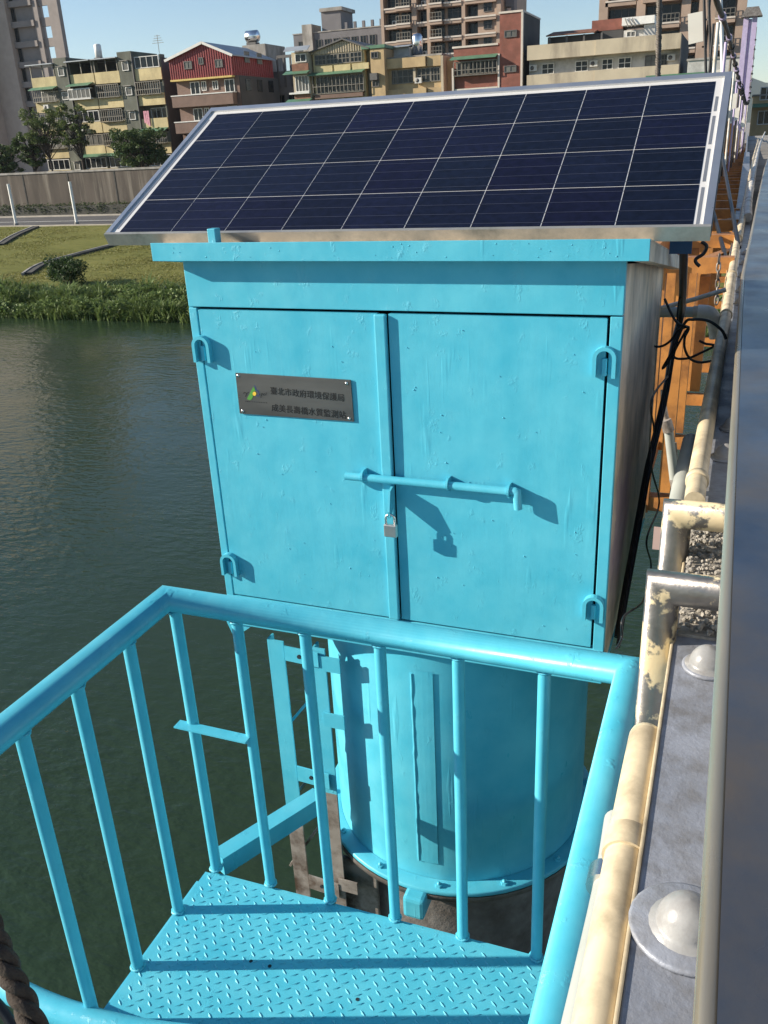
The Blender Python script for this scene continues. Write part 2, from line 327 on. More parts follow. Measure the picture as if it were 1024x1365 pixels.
def inst(src, name, origin, parent):          # an object sharing src's mesh
    o = src.copy(); o.name = name; COL.objects.link(o); place(o, origin, parent); return o
def struct(o): o['kind'] = 'structure'; return o
def box(name, m, parent, *a, **k): return MB().box(*a).build(name, m, parent, **k)
def arc(c, r, a0, a1, n, u, v): # points on an arc in plane u, v
    c, u, v = Vector(c), Vector(u), Vector(v)
    return [c+u*(r*math.cos(a0+(a1-a0)*i/n))+v*(r*math.sin(a0+(a1-a0)*i/n)) for i in range(n+1)]
def smoothpts(p, n=8):
    p = [Vector(q) for q in p]; out = []
    for i in range(len(p)-1):
        a, b, c, d = p[max(i-1, 0)], p[i], p[i+1], p[min(i+2, len(p)-1)]
        for k in range(n):
            t = k/n; out.append(.5*((2*b)+(c-a)*t+(2*a-5*b+4*c-d)*t*t+(3*b-a-3*c+d)*t**3))
    return out+[p[-1]]
def rope(name, pts, r, m, turns=40, strands=3):
    """laid rope: strands twisted about the centre line"""
    mb = MB(); pts = smoothpts(pts, 14); L = sum((pts[i+1]-pts[i]).length for i in range(len(pts)-1)); N = len(pts)
    for k in range(strands):
        q = []; acc = 0
        for i in range(N*3-2):
            t = i/3; j = min(int(t), N-2); p = pts[j].lerp(pts[j+1], t-j); d = (pts[j+1]-pts[j]).normalized()
            up = Vector((0, 0, 1)) if abs(d.z) < .9 else Vector((0, 1, 0)); a = d.cross(up).normalized(); b = a.cross(d)
            th = 2*math.pi*(turns*t/(N-1)+k/strands); q.append(p+(a*math.cos(th)+b*math.sin(th))*r*.52)
        mb.tube(q, r*.55, 6)
    return mb.build(name, m)

# ================================================================== SETTING
def ground_strip(name, m, prof, x0, x1, nx=1, rough=0, step=None):
    vs = []; fs = []; xs = [x0+(x1-x0)*i/nx for i in range(nx+1)]
    for y, z in prof:
        for x in xs: vs.append((x, y, z+(noise.noise(Vector((x*.15, y*.15, 0)))*rough)))
    k = nx+1
    for j in range(len(prof)-1):
        for i in range(nx): fs.append((j*k+i, j*k+i+1, (j+1)*k+i+1, (j+1)*k+i))
    return struct(MB().add(vs, fs, True).build(name, m))
WZ = -9.2
struct(MB().add([(-900, -700, WZ), (900, -700, WZ), (900, 43.6, WZ), (-900, 43.6, WZ)], [(0, 1, 2, 3)]).build('river', 'water', origin=Vector((0, 0, WZ))))
prof = [(42.5, -9.6), (43.3, -9.1), (45, -8.75), (46.5, -8.45), (47.3, -8.35)]+[(47.5+i*1.8, -8.3+1.2*(i/20)**.9) for i in range(1, 21)]
bank = ground_strip('river_bank', 'grass', prof, -260, 160, 140, .12)
def bank_z(y):
    if y < 47.4: return -8.75+(y-45)*.17
    return -8.3+1.2*(max(0, (y-47.5)/36))**.9
ground_strip('road', 'asphalt', [(83.6, -7.1), (96.4, -7.02)], -260, 160)
MBk = MB().box(-260, 160, 83.3, 83.58, -7.4, -6.98); struct(MBk.build('road_kerb', 'roadline'))
struct(MB().box(-260, 160, 95.9, 96.3, -7.4, -6.85).build('road_kerb', 'roadline'))
struct(MB().box(-260, 160, 89.2, 89.35, -7.06, -7.045).build('road_marking', 'whitepaint'))
struct(MB().add([(-260, 96.3, -6.95), (160, 96.3, -6.95), (160, 98.8, -6.9), (-260, 98.8, -6.9)], [(0, 1, 2, 3)]).build('verge', 'grass'))
struct(MB().add([(-700, 99, -3.2), (700, 99, -3.2), (700, 2500, -3.2), (-700, 2500, -3.2)], [(0, 1, 2, 3)]).build('city_ground', 'bare_concrete'))
# concrete edging between grass and reeds
struct(MB().box(-260, 160, 47.35, 47.7, -8.7, -8.15).build('bank_edging', 'bare_concrete'))
# far hills
hv = []; hf = []
for i in range(61):
    x = -400+i*40; h = 150+70*noise.noise(Vector((i*.11, 3, 0)))+40*noise.noise(Vector((i*.3, 9, 0)))
    for j, (dy, k) in enumerate(((0, 0), (260, .55), (520, 1), (900, .3))): hv.append((x, 3200+dy, -5+h*k))
for i in range(60):
    for j in range(3): hf.append((i*4+j, i*4+4+j, i*4+5+j, i*4+1+j))
struct(MB().add(hv, hf, True).build('hills', 'hill'))
# flood wall
fw = thing('flood_wall', 'long dark stained concrete flood wall behind the riverside road', 'wall', (-60, 99, -7))
MB().box(-260, 120, 99, 99.5, -7.2, -1.75).build('wall_face', 'floodwall', fw)
MB().box(-260, 120, 98.9, 99.6, -1.745, -1.5).build('coping', 'bare_concrete', fw)
for i in range(28):
    x = -150+i*7.5; MB().box(x, x+.18, 98.96, 99, -7.1, -1.76).build('wall_joint', 'channel', fw)
# drain channels crossing the slope
for nm, p, lb in (('drain_channel', [(0, 327), (22, 314), (48, 303)], 'dark drain channel at the upper left of the grass slope'),
                  ('drain_channel', [(36, 366), (60, 352), (110, 338), (160, 325)], 'dark curved drain channel running down the grass slope beside the round bush')):
    pts = []
    for q in p:
        Y = 65
        for _ in range(30):
            P = pl(q[0], q[1], 1, Y); Y += (P.z-bank_z(Y))*3.0; Y = max(48, min(83, Y))
        pts.append(Vector((P.x, Y, bank_z(Y)+.05)))
    t = thing(nm, lb, 'drain', pts[0]); mb = MB(); mc = MB()
    pts = smoothpts(pts, 5)
    for a, b in zip(pts[:-1], pts[1:]):
        mb.bar(a, b, .8, .2); mc.bar(a+Vector((0, -.5, .02)), b+Vector((0, -.5, .02)), .16, .24)
    mb.build('channel_bed', 'channel', t); mc.build('channel_edge', 'bare_concrete', t)  # dark bed strip: groove shade is in its colour

# ------------------------------------------------------------------ vegetation
def blades(name, m, spots, h, wd, lean=.35, n=3, kind='stuff'):
    vs = []; fs = []
    for x, y, z, hh in spots:
        for _ in range(n):
            a = random.random()*6.283; L = h*hh*random.uniform(.6, 1.1); d = Vector((math.cos(a), math.sin(a), 0)); sd = Vector((-d.y, d.x, 0))*wd*random.uniform(.6, 1.3)
            b = Vector((x+random.uniform(-.2, .2), y+random.uniform(-.2, .2), z)); ln = random.uniform(.1, lean)
            m1 = b+Vector((0, 0, L*.6))+d*L*ln*.4; tp = b+Vector((0, 0, L*random.uniform(.8, 1)))+d*L*ln*1.2
            o = len(vs); vs += [b-sd*.6, b+sd*.6, m1+sd, m1-sd, tp]; fs += [(o, o+1, o+2, o+3), (o+3, o+2, o+4)]
    o = MB().add(vs, fs).build(name, m); o['kind'] = kind; return o
sp = []
for i in range(9000):
    x = random.uniform(-60, -16) if i < 7800 else random.uniform(-16, 12); y = 42.45+random.random()**.95*4.4
    k = .6+.6*noise.noise(Vector((x*.35, y*.5, 1)))+.4*noise.noise(Vector((x*1.1, y*1.1, 4)))
    sp.append((x, y, max(-9.25, -9.15+(y-43.4)*.24), max(.25, k)))
blades('reeds', 'reed', sp, 1.5, .045, 1.3, 3)
sc_b = []
for i in range(620):
    x = random.uniform(-60, -14); y = 42.6+random.random()*4.2; h_ = .75+.9*noise.noise(Vector((x*.3, y*.5, 1)))+.3*noise.noise(Vector((x*1.3, y, 5))); h_ = max(.25, h_)*(.75 if y > 46 else 1)
    sc_b.append((x, y, max(-9.2, -9.15+(y-43.4)*.22)+h_*.55, random.uniform(.45, .85), .5, h_*.6))
sp = []
for i in range(48000):
    y = 47.8+random.random()**1.25*35; x = pl(random.uniform(-40, 330)+random.gauss(0, 60), 350, 1, y).x
    k = noise.noise(Vector((x*.22, y*.3, 7)))
    if random.random() > .5+k: continue
    sp.append((x, y, bank_z(y)-.02, random.uniform(.5, 1.1)))
blades('grass_tufts', 'grassblade', sp, .09, .045, 1.6, 2)

def leaves(name, m, blobs, n, size, parent=None, kind=None):
    """leaf-sized quads spread through ellipsoid clumps"""
    vs = []; fs = []; tot = sum(b[3]*b[4]*b[5] for b in blobs)
    for cx, cy, cz, rx, ry, rz in blobs:
        for _ in range(max(6, int(n*rx*ry*rz/tot))):
            while True:
                u = Vector((random.uniform(-1, 1), random.uniform(-1, 1), random.uniform(-1, 1)))
                if .25 < u.length < 1: break
            u *= random.uniform(.85, 1.12)
            c = Vector((cx+u.x*rx, cy+u.y*ry, cz+u.z*rz)); s_ = size*random.uniform(.55, 1.35)
            a = Vector((random.gauss(0, 1), random.gauss(0, 1), random.gauss(0, .6))).normalized(); b = a.cross(Vector((random.gauss(0, 1), random.gauss(0, 1), random.gauss(0, 1)))).normalized()
            o = len(vs); vs += [c-a*s_, c-b*s_*.45, c+a*s_, c+b*s_*.45]; fs.append((o, o+1, o+2, o+3))
    return MB().add(vs, fs).build(name, m, parent, kind=kind)
def tree(label, base, h, spread, nb, n, lf, size=.28, flat=.7, trunk_r=.16, low=.35, group=None):
    nb = int(nb*2.8); size *= .76; n = int(n*1.1)
    base = Vector(base); t = thing('riverside_tree', label, 'tree', base, group); mb = MB()
    top = base+Vector((random.uniform(-.3, .3), 0, h*.8)); mid = base.lerp(top, .5)+Vector((random.uniform(-.25, .25), 0, 0))
    mb.tube(smoothpts([base, mid, top], 5), trunk_r, 7, rr=None); blobs = []
    for k in range(nb):
        f = random.uniform(low, 1); a = random.random()*6.283; rr = spread*random.uniform(.25, .95)*(1.15-.5*abs(f-.65))
        c = base+Vector((math.cos(a)*rr, math.sin(a)*rr*.8, h*f)); s_ = spread*random.uniform(.10, .24)
        blobs.append((c.x, c.y, c.z, s_, s_, s_*flat))
        st = base.lerp(top, min(.95, f*.72)); mb.tube([st, st.lerp(c, .55)+Vector((0, 0, .15)), c], .05, 5, rr=[.07, .045, .02])
    mb.build('trunk', 'bark', t); leaves('crown', lf, blobs, n, size, t); return t
Yt = 102.5
def tb(px): p = pl(px, 229, 1, Yt); return Vector((p.x, Yt, -3.2))
tree('low dark bushy tree at the far left behind the flood wall', tb(6), 5.0, 3.2, 26, 5200, 'leaf_dark', .24)
tree('low dark tree behind the wall right of the bushy one, left of the yellow balconies', tb(47), 6.6, 2.4, 20, 3600, 'leaf_dark', .24)
tree('tall thin tree with a sparse crown before the left end of the apartments', tb(70), 9.3, 3.0, 24, 3300, 'leaf', .24, low=.55, trunk_r=.12)
tree('tall thin tree with a sparse crown before the middle of the apartments', tb(112), 9.8, 2.4, 22, 2500, 'leaf', .24, low=.5, trunk_r=.13)
tree('dense dark green tree behind the wall before the right end of the apartments', tb(190), 6.0, 3.7, 32, 7000, 'leaf_dark', .26)
leaves('reed_thicket', 'reed', sc_b, 52000, .115, kind='stuff')
b0 = pl(93, 382, 1, 49.5)
bt = thing('round_bush', 'round dark green bush standing above the reeds at the foot of the grass slope', 'bush', (b0.x, 49.5, bank_z(49.5)))
bl = [(b0.x+random.gauss(0, .6), 49.5+random.gauss(0, .5), bank_z(49.5)+.9+random.gauss(0, .4), .6, .6, .55) for _ in range(14)]
leaves('foliage', 'bushleaf', bl, 4200, .10, bt); mb = MB()
for b in bl[:7]: mb.tube([(b0.x, 49.5, bank_z(49.5)-.1), (b[0], b[1], b[2])], .03, 5)
mb.build('stem', 'bark', bt)
hb = []
for i in range(150):
    x = -110+i*.55; hb.append((x, 97.6+random.uniform(-.15, .15), -6.2+random.uniform(-.12, .16), .5, .6, .75+random.uniform(-.1, .1)))
leaves('roadside_hedge', 'hedge', hb, 24000, .13, kind='stuff')
MB().box(-112, -27, 97.2, 98.0, -7, -5.8).build('hedge_core', 'channel', kind='stuff')
# street lamp poles by the road
for (a, b, lb) in (((22, 300), (14, 245), 'white lamp pole by the riverside road, nearest the left edge'), ((103, 300), (95, 242), 'white lamp pole by the riverside road, nearer the solar panel')):
    p = pl(*a, 1, 84.4); q = pl(*b, 1, 84.4)
    t = thing('roadside_pole', lb, 'pole', (p.x, 84.4, -7.1), 'white poles by the riverside road')
    MB().tube([(p.x, 84.4, -7.1), (p.x, 84.4, q.z)], .17, 10).build('shaft', 'whitepaint', t)
    MB().tube([(p.x, 84.4, -7.1), (p.x, 84.4, -6.8)], .26, 10).build('footing', 'bare_concrete', t)
for i, x in enumerate((176, 200, 220, 238)):
    p = pl(x, 386, 1, 47.1)
    o = MB().box(p.x-.12, p.x+.12, 47.0, 47.2, -8.7, p.z+.25).build('mooring_post', mat('faded blue post', (.16, .26, .42), .7)); tag(o, 'small faded blue post at the reed edge, %s from the left' % ('first', 'second', 'third', 'fourth')[i], 'post', 'blue posts along the reeds')

# ================================================================== BUILDINGS ACROSS THE RIVER
WC = {}
def window(parent, x0, x1, z0, z1, Y, fm='frame_white', gm='glassdark', nv=1, nh=0, depth=.12):
    """a window facing -y: frame with mullions (part) and glass (sub-part); meshes shared between equal windows"""
    wd, hh = round(x1-x0, 1), round(z1-z0, 1); key = (wd, hh, fm, gm, nv, nh); org = Vector(((x0+x1)/2, Y, (z0+z1)/2)); a, b = max(.3, wd)/2, max(.3, hh)/2
    if key in WC:
        f = inst(WC[key][0], 'window', org, parent); inst(WC[key][1], 'pane', org, f); return f
    t = .09; mb = MB()
    mb.box(-a, a, -depth, 0, b-t, b); mb.box(-a, a, -depth, 0, -b, -b+t); mb.box(-a, -a+t, -depth, 0, -b+t, b-t); mb.box(a-t, a, -depth, 0, -b+t, b-t)
    for i in range(1, nv+1): x = -a+2*a*i/(nv+1); mb.box(x-.035, x+.035, -depth+.01, -.01, -b+t, b-t)
    for i in range(1, nh+1): z = -b+2*b*i/(nh+1); mb.box(-a+t, a-t, -depth+.015, -.015, z-.03, z+.03)
    f = MB(); f.v = [v+org for v in mb.v]; f.f = mb.f; f.sm = mb.sm; fo = f.build('window', fm, parent, origin=org)
    p = MB().box(org.x-a+.02, org.x+a-.02, Y-.06, Y-.02, org.z-b+.02, org.z+b-.02).build('pane', gm, fo, origin=org)
    WC[key] = (fo, p); return fo
def grille(parent, x0, x1, z0, z1, Y, m='grille', step=.42, d=.5):
    mb = MB(); n = max(2, int((x1-x0)/step))
    for i in range(n+1):
        x = x0+(x1-x0)*i/n; mb.box(x-.035, x+.035, Y-d-.03, Y-d+.03, z0, z1)
    for z in (z0, (z0*.6+z1*.4), z1): mb.box(x0, x1, Y-d-.02, Y-d+.02, z-.035, z+.035)
    mb.box(x0, x1, Y-d, Y, z0-.06, z0); return mb.build('grille', m, parent)
def awning(parent, x0, x1, z, Y, m='greenawning', d=.9, drop=.35):
    vs = [(x0, Y-.01, z), (x1, Y-.01, z), (x1, Y-d, z-drop), (x0, Y-d, z-drop)]
    return MB().add(vs+[Vector(v)+Vector((0, 0, .07)) for v in vs], [(3, 2, 1, 0), (4, 5, 6, 7), (0, 1, 5, 4), (1, 2, 6, 5), (2, 3, 7, 6), (3, 0, 4, 7)]).build('awning', m, parent)
def aircon(parent, x, z, Y):
    o = MB().box(x-.42, x+.42, Y-.4, Y-.02, z-.3, z+.3).build('air_conditioner', 'ac', parent)
    MB().lathe([(.0, -.02), (.22, -.02), (.22, 0)], (x-.1, Y-.4, z), 12, 'Y').build('fan_grille', 'frame_dark', o); return o
def house(name, label, Y, x0, x1, z1, z0, D, wallm, cat='building', sidem=None, roof=True):
    t = thing(name, label, cat, ((x0+x1)/2, Y, z0))
    MB().box(x0, x1, Y, Y+D, z0, z1).build('wall', wallm, t)
    if sidem: MB().box(x1, x1+.06, Y+.05, Y+D, z0, z1-.02).build('shaded_side', sidem, t)
    if roof: MB().box(x0-.12, x1+.12, Y-.12, Y+D, z1, z1+.18).build('roof_slab', 'bare_concrete', t)
    return t
GZ = -3.2
def X(px, py, Y): return pl(px, py, 1, Y).x
def Z(px, py, Y): return pl(px, py, 1, Y).z

# --- left tower
Y = 165.0
xr = X(90, 75, Y); xl = X(-150, 75, Y); zt = 58; xe = X(23, 60, Y)
tw = thing('beige_tower', 'tall beige tiled tower at the left edge with square see-through openings', 'building', ((xl+xr)/2, Y, GZ))
xo0, xo1 = X(57.5, 43, Y), X(71.5, 43, Y)
xlit = X(3, 110, Y); MB().box(xlit, xe, Y-1.6, Y+10, GZ, zt).build('corner_block', 'beige_tile', tw); MB().box(xl, xlit-.002, Y-4.8, Y+10, GZ, zt).build('front_block', 'beige_tile', tw)  # front block's forward depth is added to throw shade on the tower facade
MB().box(xe, xo0-1.3, Y, Y+.6, GZ, zt).build('wall', 'grey_tile', tw); MB().box(xl, xo0-12, Y+.601, Y+9, GZ, zt).build('wall', 'grey_tile', tw)
fl = [Z(62, 43, Y)+3.6*0]
step = abs(Z(65, 70, Y)-Z(59, 15, Y))/2.0
zc0 = Z(63, 43, Y)
for k in range(-9, 8):
    zc = zc0+k*step
    if zc > GZ+2 and zc < zt-2:
        MB().box(xe, xo0-1.3, Y-.8, Y, zc+step*.5-.55, zc+step*.5+.55).build('floor_band', 'grey_tile', tw)
        xx = X(17, 35, Y); window(tw, xx-.1, xx+1.3, zc-1.3, zc+1.9, Y, 'frame_dark', 'glassdark', 0)
        window(tw, xlit-3.4, xlit-.9, zc-1.5, zc+1.2, Y-4.8, 'frame_white', 'glassdark', 1)
        # open frame: a beam between the two columns
        MB().box(xo0, xo1, Y-.1, Y+.5, zc+step*.5-.8, zc+step*.5+.8).build('frame_beam', 'grey_tile', tw)
MB().box(xo0-1.3, xo0, Y-.5, Y+.62, GZ, zt).build('frame_column', 'grey_tile', tw)
MB().box(xo1, xr, Y-.5, Y+.62, GZ, zt).build('frame_column', 'grey_tile', tw)

# --- yellow balcony apartment block
Y = 108.0
def q(zx, zy): return 20+zx*.21484, 60+zy*.21484
def qx(zx, zy): return X(*q(zx, zy), Y)
def qz(zx, zy): return Z(*q(zx, zy), Y)
fh = 3.02
b = thing('balcony_apartments', 'five storey apartment block with yellow balcony parapets and grey green stair towers', 'building', (qx(500, 600), Y, GZ))
xa, xb = qx(104, 230), qx(918, 200); zr_ = qz(600, 100)
MB().box(xa+.2, xb-.1, Y+1.2, Y+13, GZ, zr_-1.6).build('wall', 'greygreen', b)
MB().box(xb-.09, xb+.0, Y+.2, Y+13, GZ, qz(900, 75)).build('shaded_side', 'darkwall', b)  # thin darker sheet, its colour holds the shade of this side
t1a, t1b = qx(243, 120), qx(322, 120); t2a, t2b = qx(640, 100), qx(728, 100)
MB().box(t1a, t1b, Y-.1, Y+6, GZ, qz(280, 80)).build('stair_tower', 'greygreen', b)
MB().box(t2a, t2b, Y-.1, Y+6, GZ, qz(690, 40)).build('stair_tower', 'greygreen', b)
MB().box(t1b+.3, t2a-.05, Y+3.5, Y+12, zr_-3.5, qz(400, 85)).build('rooftop_shed', 'darkwall', b)
z0a = qz(180, 200); z0b = qz(570, 165); z0c = qz(830, 143)
bays = [(xa, t1a-.12, z0a), (t1b+.18, (t1b+t2a)/2-.08, z0b), ((t1b+t2a)/2+.08, t2a-.12, z0b), (t2b+.12, xb-.15, z0c)]
kindw = [['open', 'grille', 'grille', 'grille', 'win'], ['open', 'box', 'win', 'curtain', 'shop'], ['open', 'grille', 'grille', 'grille', 'shop'], ['win', 'grille', 'laundry', 'grille', 'win']]
for bi, (x0, x1, zt0) in enumerate(bays):
    for k in range(5):
        zp = zt0-k*fh; zs = zp-1.42
        if zs < GZ+.3: zs = GZ+.3
        MB().box(x0, x1, Y, Y+.16, zs, zp).build('parapet', 'yellow', b)
        MB().box(x0, x1, Y+.16, Y+1.2, zs, zs+.15).build('balcony_slab', 'bare_concrete', b)
        MB().box(x1-.16, x1+.02, Y+.16, Y+1.2, zs+.15, zp+1.55).build('party_wall', 'greygreen', b)
        kw = kindw[bi][k]
        if (bi*3+k*5) % 4 == 1 and k > 0: aircon(b, x0+.6+(k % 2)*1.4, zp-.75, Y)
        if kw in ('win', 'curtain', 'shop'):
            window(b, x0+.15, x1-.25, zp+.05, zp+1.45, Y+.2, 'frame_white' if kw != 'curtain' else 'grille', 'glasscurtain' if kw == 'curtain' else 'glassdark', 3, 0)
            if kw == 'shop': awning(b, x0, x1, zp+1.9, Y, 'greenawning', 1.0)
        elif kw == 'grille':
            window(b, x0+.4, x1-.6, zp-.3, zp+1.3, Y+1.2, 'frame_white', 'glasscurtain', 2, 0); grille(b, x0+.1, x1-.2, zp-.1, zp+1.42, Y, 'grille', .33, .4)
            if (bi, k) in ((0, 1), (3, 3)): awning(b, x0-.1, x1, zp+1.75, Y, 'greenawning', 1.0)
        elif kw == 'box':
            MB().box(x0-.2, x1-.5, Y-.75, Y-.02, zp-.15, zp).build('bay_sill', 'frame_white', b)
            window(b, x0-.2, x1-.5, zp, zp+1.15, Y-.65, 'frame_white', 'glasscurtain', 4, 0, .1); MB().box(x0-.2, x1-.5, Y-.64, Y-.05, zp+1.15, zp+1.25).build('bay_top', 'frame_white', b)
            awning(b, x0-.2, x1-.3, zp+1.85, Y, 'greenawning', 1.1)
        elif kw == 'laundry':
            window(b, x0+1, x1-.6, zp-.2, zp+1.3, Y+1.2, 'frame_white', 'glassdark', 2, 0); mb = MB()
            for i in range(3):
                mb.box(x0+.55+i*.32, x0+.8+i*.32, Y-.12-.03*i, Y-.09-.03*i, zp-.55-.2*i, zp+.95)
            mb.build('laundry', 'cloth', b)
        else:
            for x in (x0+.1, (x0+x1)/2, x1-.2): MB().box(x-.06, x+.06, Y+.02, Y+.14, zp, zp+1.5).build('roof_post', 'grille', b)
            MB().box(x0-.3, x1+.1, Y-.5, Y+3.4, zp+1.5, zp+1.62).build('roof_sheet', 'roofsheet', b)
for xx0, xx1 in ((t1a, t1b), (t2a, t2b)):
    for k in range(6):
        zc = (qz(285, 165) if xx0 == t1a else qz(690, 130))-k*fh
        if zc > GZ+1: window(b, (xx0+xx1)/2-.5, (xx0+xx1)/2+.55, zc-.55, zc+.5, Y-.1, 'frame_white', 'glasscurtain', 0); MB().box((xx0+xx1)/2-.6, (xx0+xx1)/2+.65, Y-.5, Y-.12, zc+.58, zc+.66).build('window_hood', 'bare_concrete', b)
    MB().tube([(xx1+.05, Y-.15, GZ), (xx1+.05, Y-.15, qz(280, 100))], .1, 6).build('drain_pipe', 'frame_dark', b)
xs = qx(370, 20); MB().lathe([(0, 0), (.5, 0), (.5, 1.55), (.38, 1.7), (0, 1.75)], (xs, Y+5, qz(370, 66)), 14).build('water_tank', 'whitepaint', b); MB().box(xs-.5, xs+.5, Y+4.5, Y+5.5, zr_-2.2, qz(370, 66)).build('tank_stand', 'frame_dark', b)
mb = MB(); xs = qx(785, 20); zz = qz(785, 38); mb.tube([(xs, Y+4, zz), (xs, Y+4, zz+2.2)], .04, 5)
for k in range(4): mb.box(xs-.9+.15*k, xs+.9-.15*k, Y+3.97, Y+4.03, zz+1.2+.28*k, zz+1.25+.28*k)
mb.build('antenna', 'grille', b)

# --- red gabled house
Y = 106.0
def q(zx, zy): return 220+zx*.17578, 40+zy*.17578
xl, xr = qx(42, 300), qx(503, 270); zb = qz(280, 362); ze1, ze2, zpk = qz(40, 232), qz(498, 170), qz(290, 103); xpk = qx(290, 103)
D = pl(*q(820, 300), 0, xr).y-Y
r = thing('red_gabled_house', 'house with a red corrugated gabled top storey over brown tiled floors', 'house', ((xl+xr)/2, Y, GZ))
ze = (ze1+ze2)/2
MB().box(xl+.3, xr+.6, Y+.5, Y+D, GZ, zb).build('wall', 'browntile', r)
MB().box(xr+.601, xr+.68, Y+.6, Y+D, GZ, zb-.05).build('shaded_side', 'darkwall', r)  # dark sheet over the brown wall: the side's shade as colour
MB().prism([(xl, zb), (xr, zb), (xr, ze), (xpk, zpk), (xl, ze)], Y, Y+D).build('gable_storey', 'redmetal', r)
mb = MB(); n = 26
for i in range(n+1):
    x = xl+(xr-xl)*i/n; zz = ze+(zpk-ze)*(1-abs(x-xpk)/((xpk-xl) if x < xpk else (xr-xpk))); mb.box(x-.06, x+.06, Y-.07, Y-.004, zb, zz-.05)
for i in range(20): yy = Y+.5+(D-1)*i/19; mb.box(xr+.004, xr+.07, yy-.06, yy+.06, zb, ze-.05)
o = mb.build('corrugation_rib', 'redmetal', r); o['kind'] = 'stuff'
for (xa_, za_, xb_, zb_) in ((xl-.5, ze-.2, xpk, zpk+.06), (xpk, zpk+.06, xr+.5, ze-.25)):
    vs = [(xa_, Y-.35, za_), (xb_, Y-.35, zb_), (xb_, Y+D, zb_), (xa_, Y+D, za_)]
    MB().add(vs+[Vector(v)+Vector((0, 0, .14)) for v in vs], [(0, 1, 2, 3), (7, 6, 5, 4), (0, 4, 5, 1), (1, 5, 6, 2), (2, 6, 7, 3), (3, 7, 4, 0)]).build('roof', 'roofsheet', r)
    MB().bar((xa_, Y-.4, za_+.03), (xb_, Y-.4, zb_+.03), .08, .3).build('barge_board', 'frame_white', r)
MB().box(xl-.05, xr+.1, Y-.3, Y+.45, zb-.2, zb-.002).build('eave_strip', mat('yellow trim', (.55, .4, .12), .7), r)
for a in ((145, 240, 205, 300), (258, 210, 292, 265), (380, 225, 440, 288)): window(r, qx(a[0], a[1]), qx(a[2], a[1]), qz(a[0], a[3]), qz(a[0], a[1]), Y-.07, 'frame_dark', 'glasscurtain', 1)
for k in range(4):
    dz = -k*3.1
    for a in ((175, 395, 247, 492), (260, 390, 296, 460), (345, 385, 385, 452), (437, 375, 510, 472)): window(r, qx(a[0], a[1]), qx(a[2], a[1]), qz(a[0], a[3])+dz, qz(a[0], a[1])+dz, Y+.5, 'frame_white', 'glassdark', 1)
    zt_ = qz(280, 492)+dz; MB().box(xl, xr+.1, Y-.6, Y+.49, zt_-1.3, zt_).build('balcony', 'browntile', r); MB().box(xl-.06, xr+.16, Y-.66, Y+.48, zt_+.001, zt_+.12).build('balcony_cap', 'frame_white', r)
    for i in range(3):
        y0 = Y+2+i*3.1; MB().box(xr+.69, xr+.76, y0, y0+1.3, zt_+.2, zt_+1.6).build('side_window', 'glassdark', r)
for i in range(2): MB().box(xr+.08, xr+.14, Y+3.4+i*3.4, Y+4.7+i*3.4, zb+1.6, zb+2.9).build('side_window', 'glasscurtain', r)
# grey tank room with stainless tank, on the building behind
xa, xb = qx(592, 150), qx(764, 150); Yk = Y+D+1
def q2(zx, zy, YY): p = pl(*q(zx, zy), 1, YY); return p
pa, pb = q2(592, 190, Yk), q2(765, 190, Yk)
tk = thing('grey_tank_house', 'dark grey building under a stainless water tank, behind the red house', 'building', ((pa.x+pb.x)/2, Yk, GZ))
zrt = q2(700, 108, Yk).z
MB().box(pa.x-3, pb.x+6, Yk+.5, Yk+14, GZ, zrt-3.5).build('wall', 'greyconc', tk)
MB().box(pa.x, pb.x, Yk, Yk+6, zrt-4, zrt).build('roof_room', 'bare_concrete', tk)
pc = q2(668, 108, Yk+2); mb = MB(); rr = .95*(q2(720, 70, Yk+2).x-q2(615, 70, Yk+2).x)/2
mb.lathe([(0, -rr*1.05), (rr*.5, -rr*.95), (rr*.72, -rr*.8), (rr*.72, rr*.8), (rr*.5, rr*.95), (0, rr*1.05)], (pc.x, Yk+2, pc.z+rr*.95), 20, 'X').build('water_tank', 'tank', tk)
MB().box(pc.x-rr*.7, pc.x+rr*.7, Yk+1.4, Yk+2.6, zrt+.002, pc.z+rr*.2).build('tank_cradle', 'frame_dark', tk)
pd0, pd1 = q2(840, 200, Yk), q2(985, 220, Yk)
MB().box(pd0.x, pd1.x, Yk+.2, Yk+.45, pd0.z-.25, pd0.z+.1).build('roof_frame', 'frame_dark', tk)
for f in (0, .35, .7, 1): x = pd0.x+(pd1.x-pd0.x)*f; MB().box(x-.1, x+.1, Yk+.2, Yk+.45, zrt-5.5, pd0.z-.25).build('roof_post', 'frame_dark', tk)
for i in range(3): window(tk, pb.x+1+i*1.7, pb.x+2.2+i*1.7, zrt-8, zrt-6.4, Yk+.5, 'frame_dark', 'glassdark', 1)

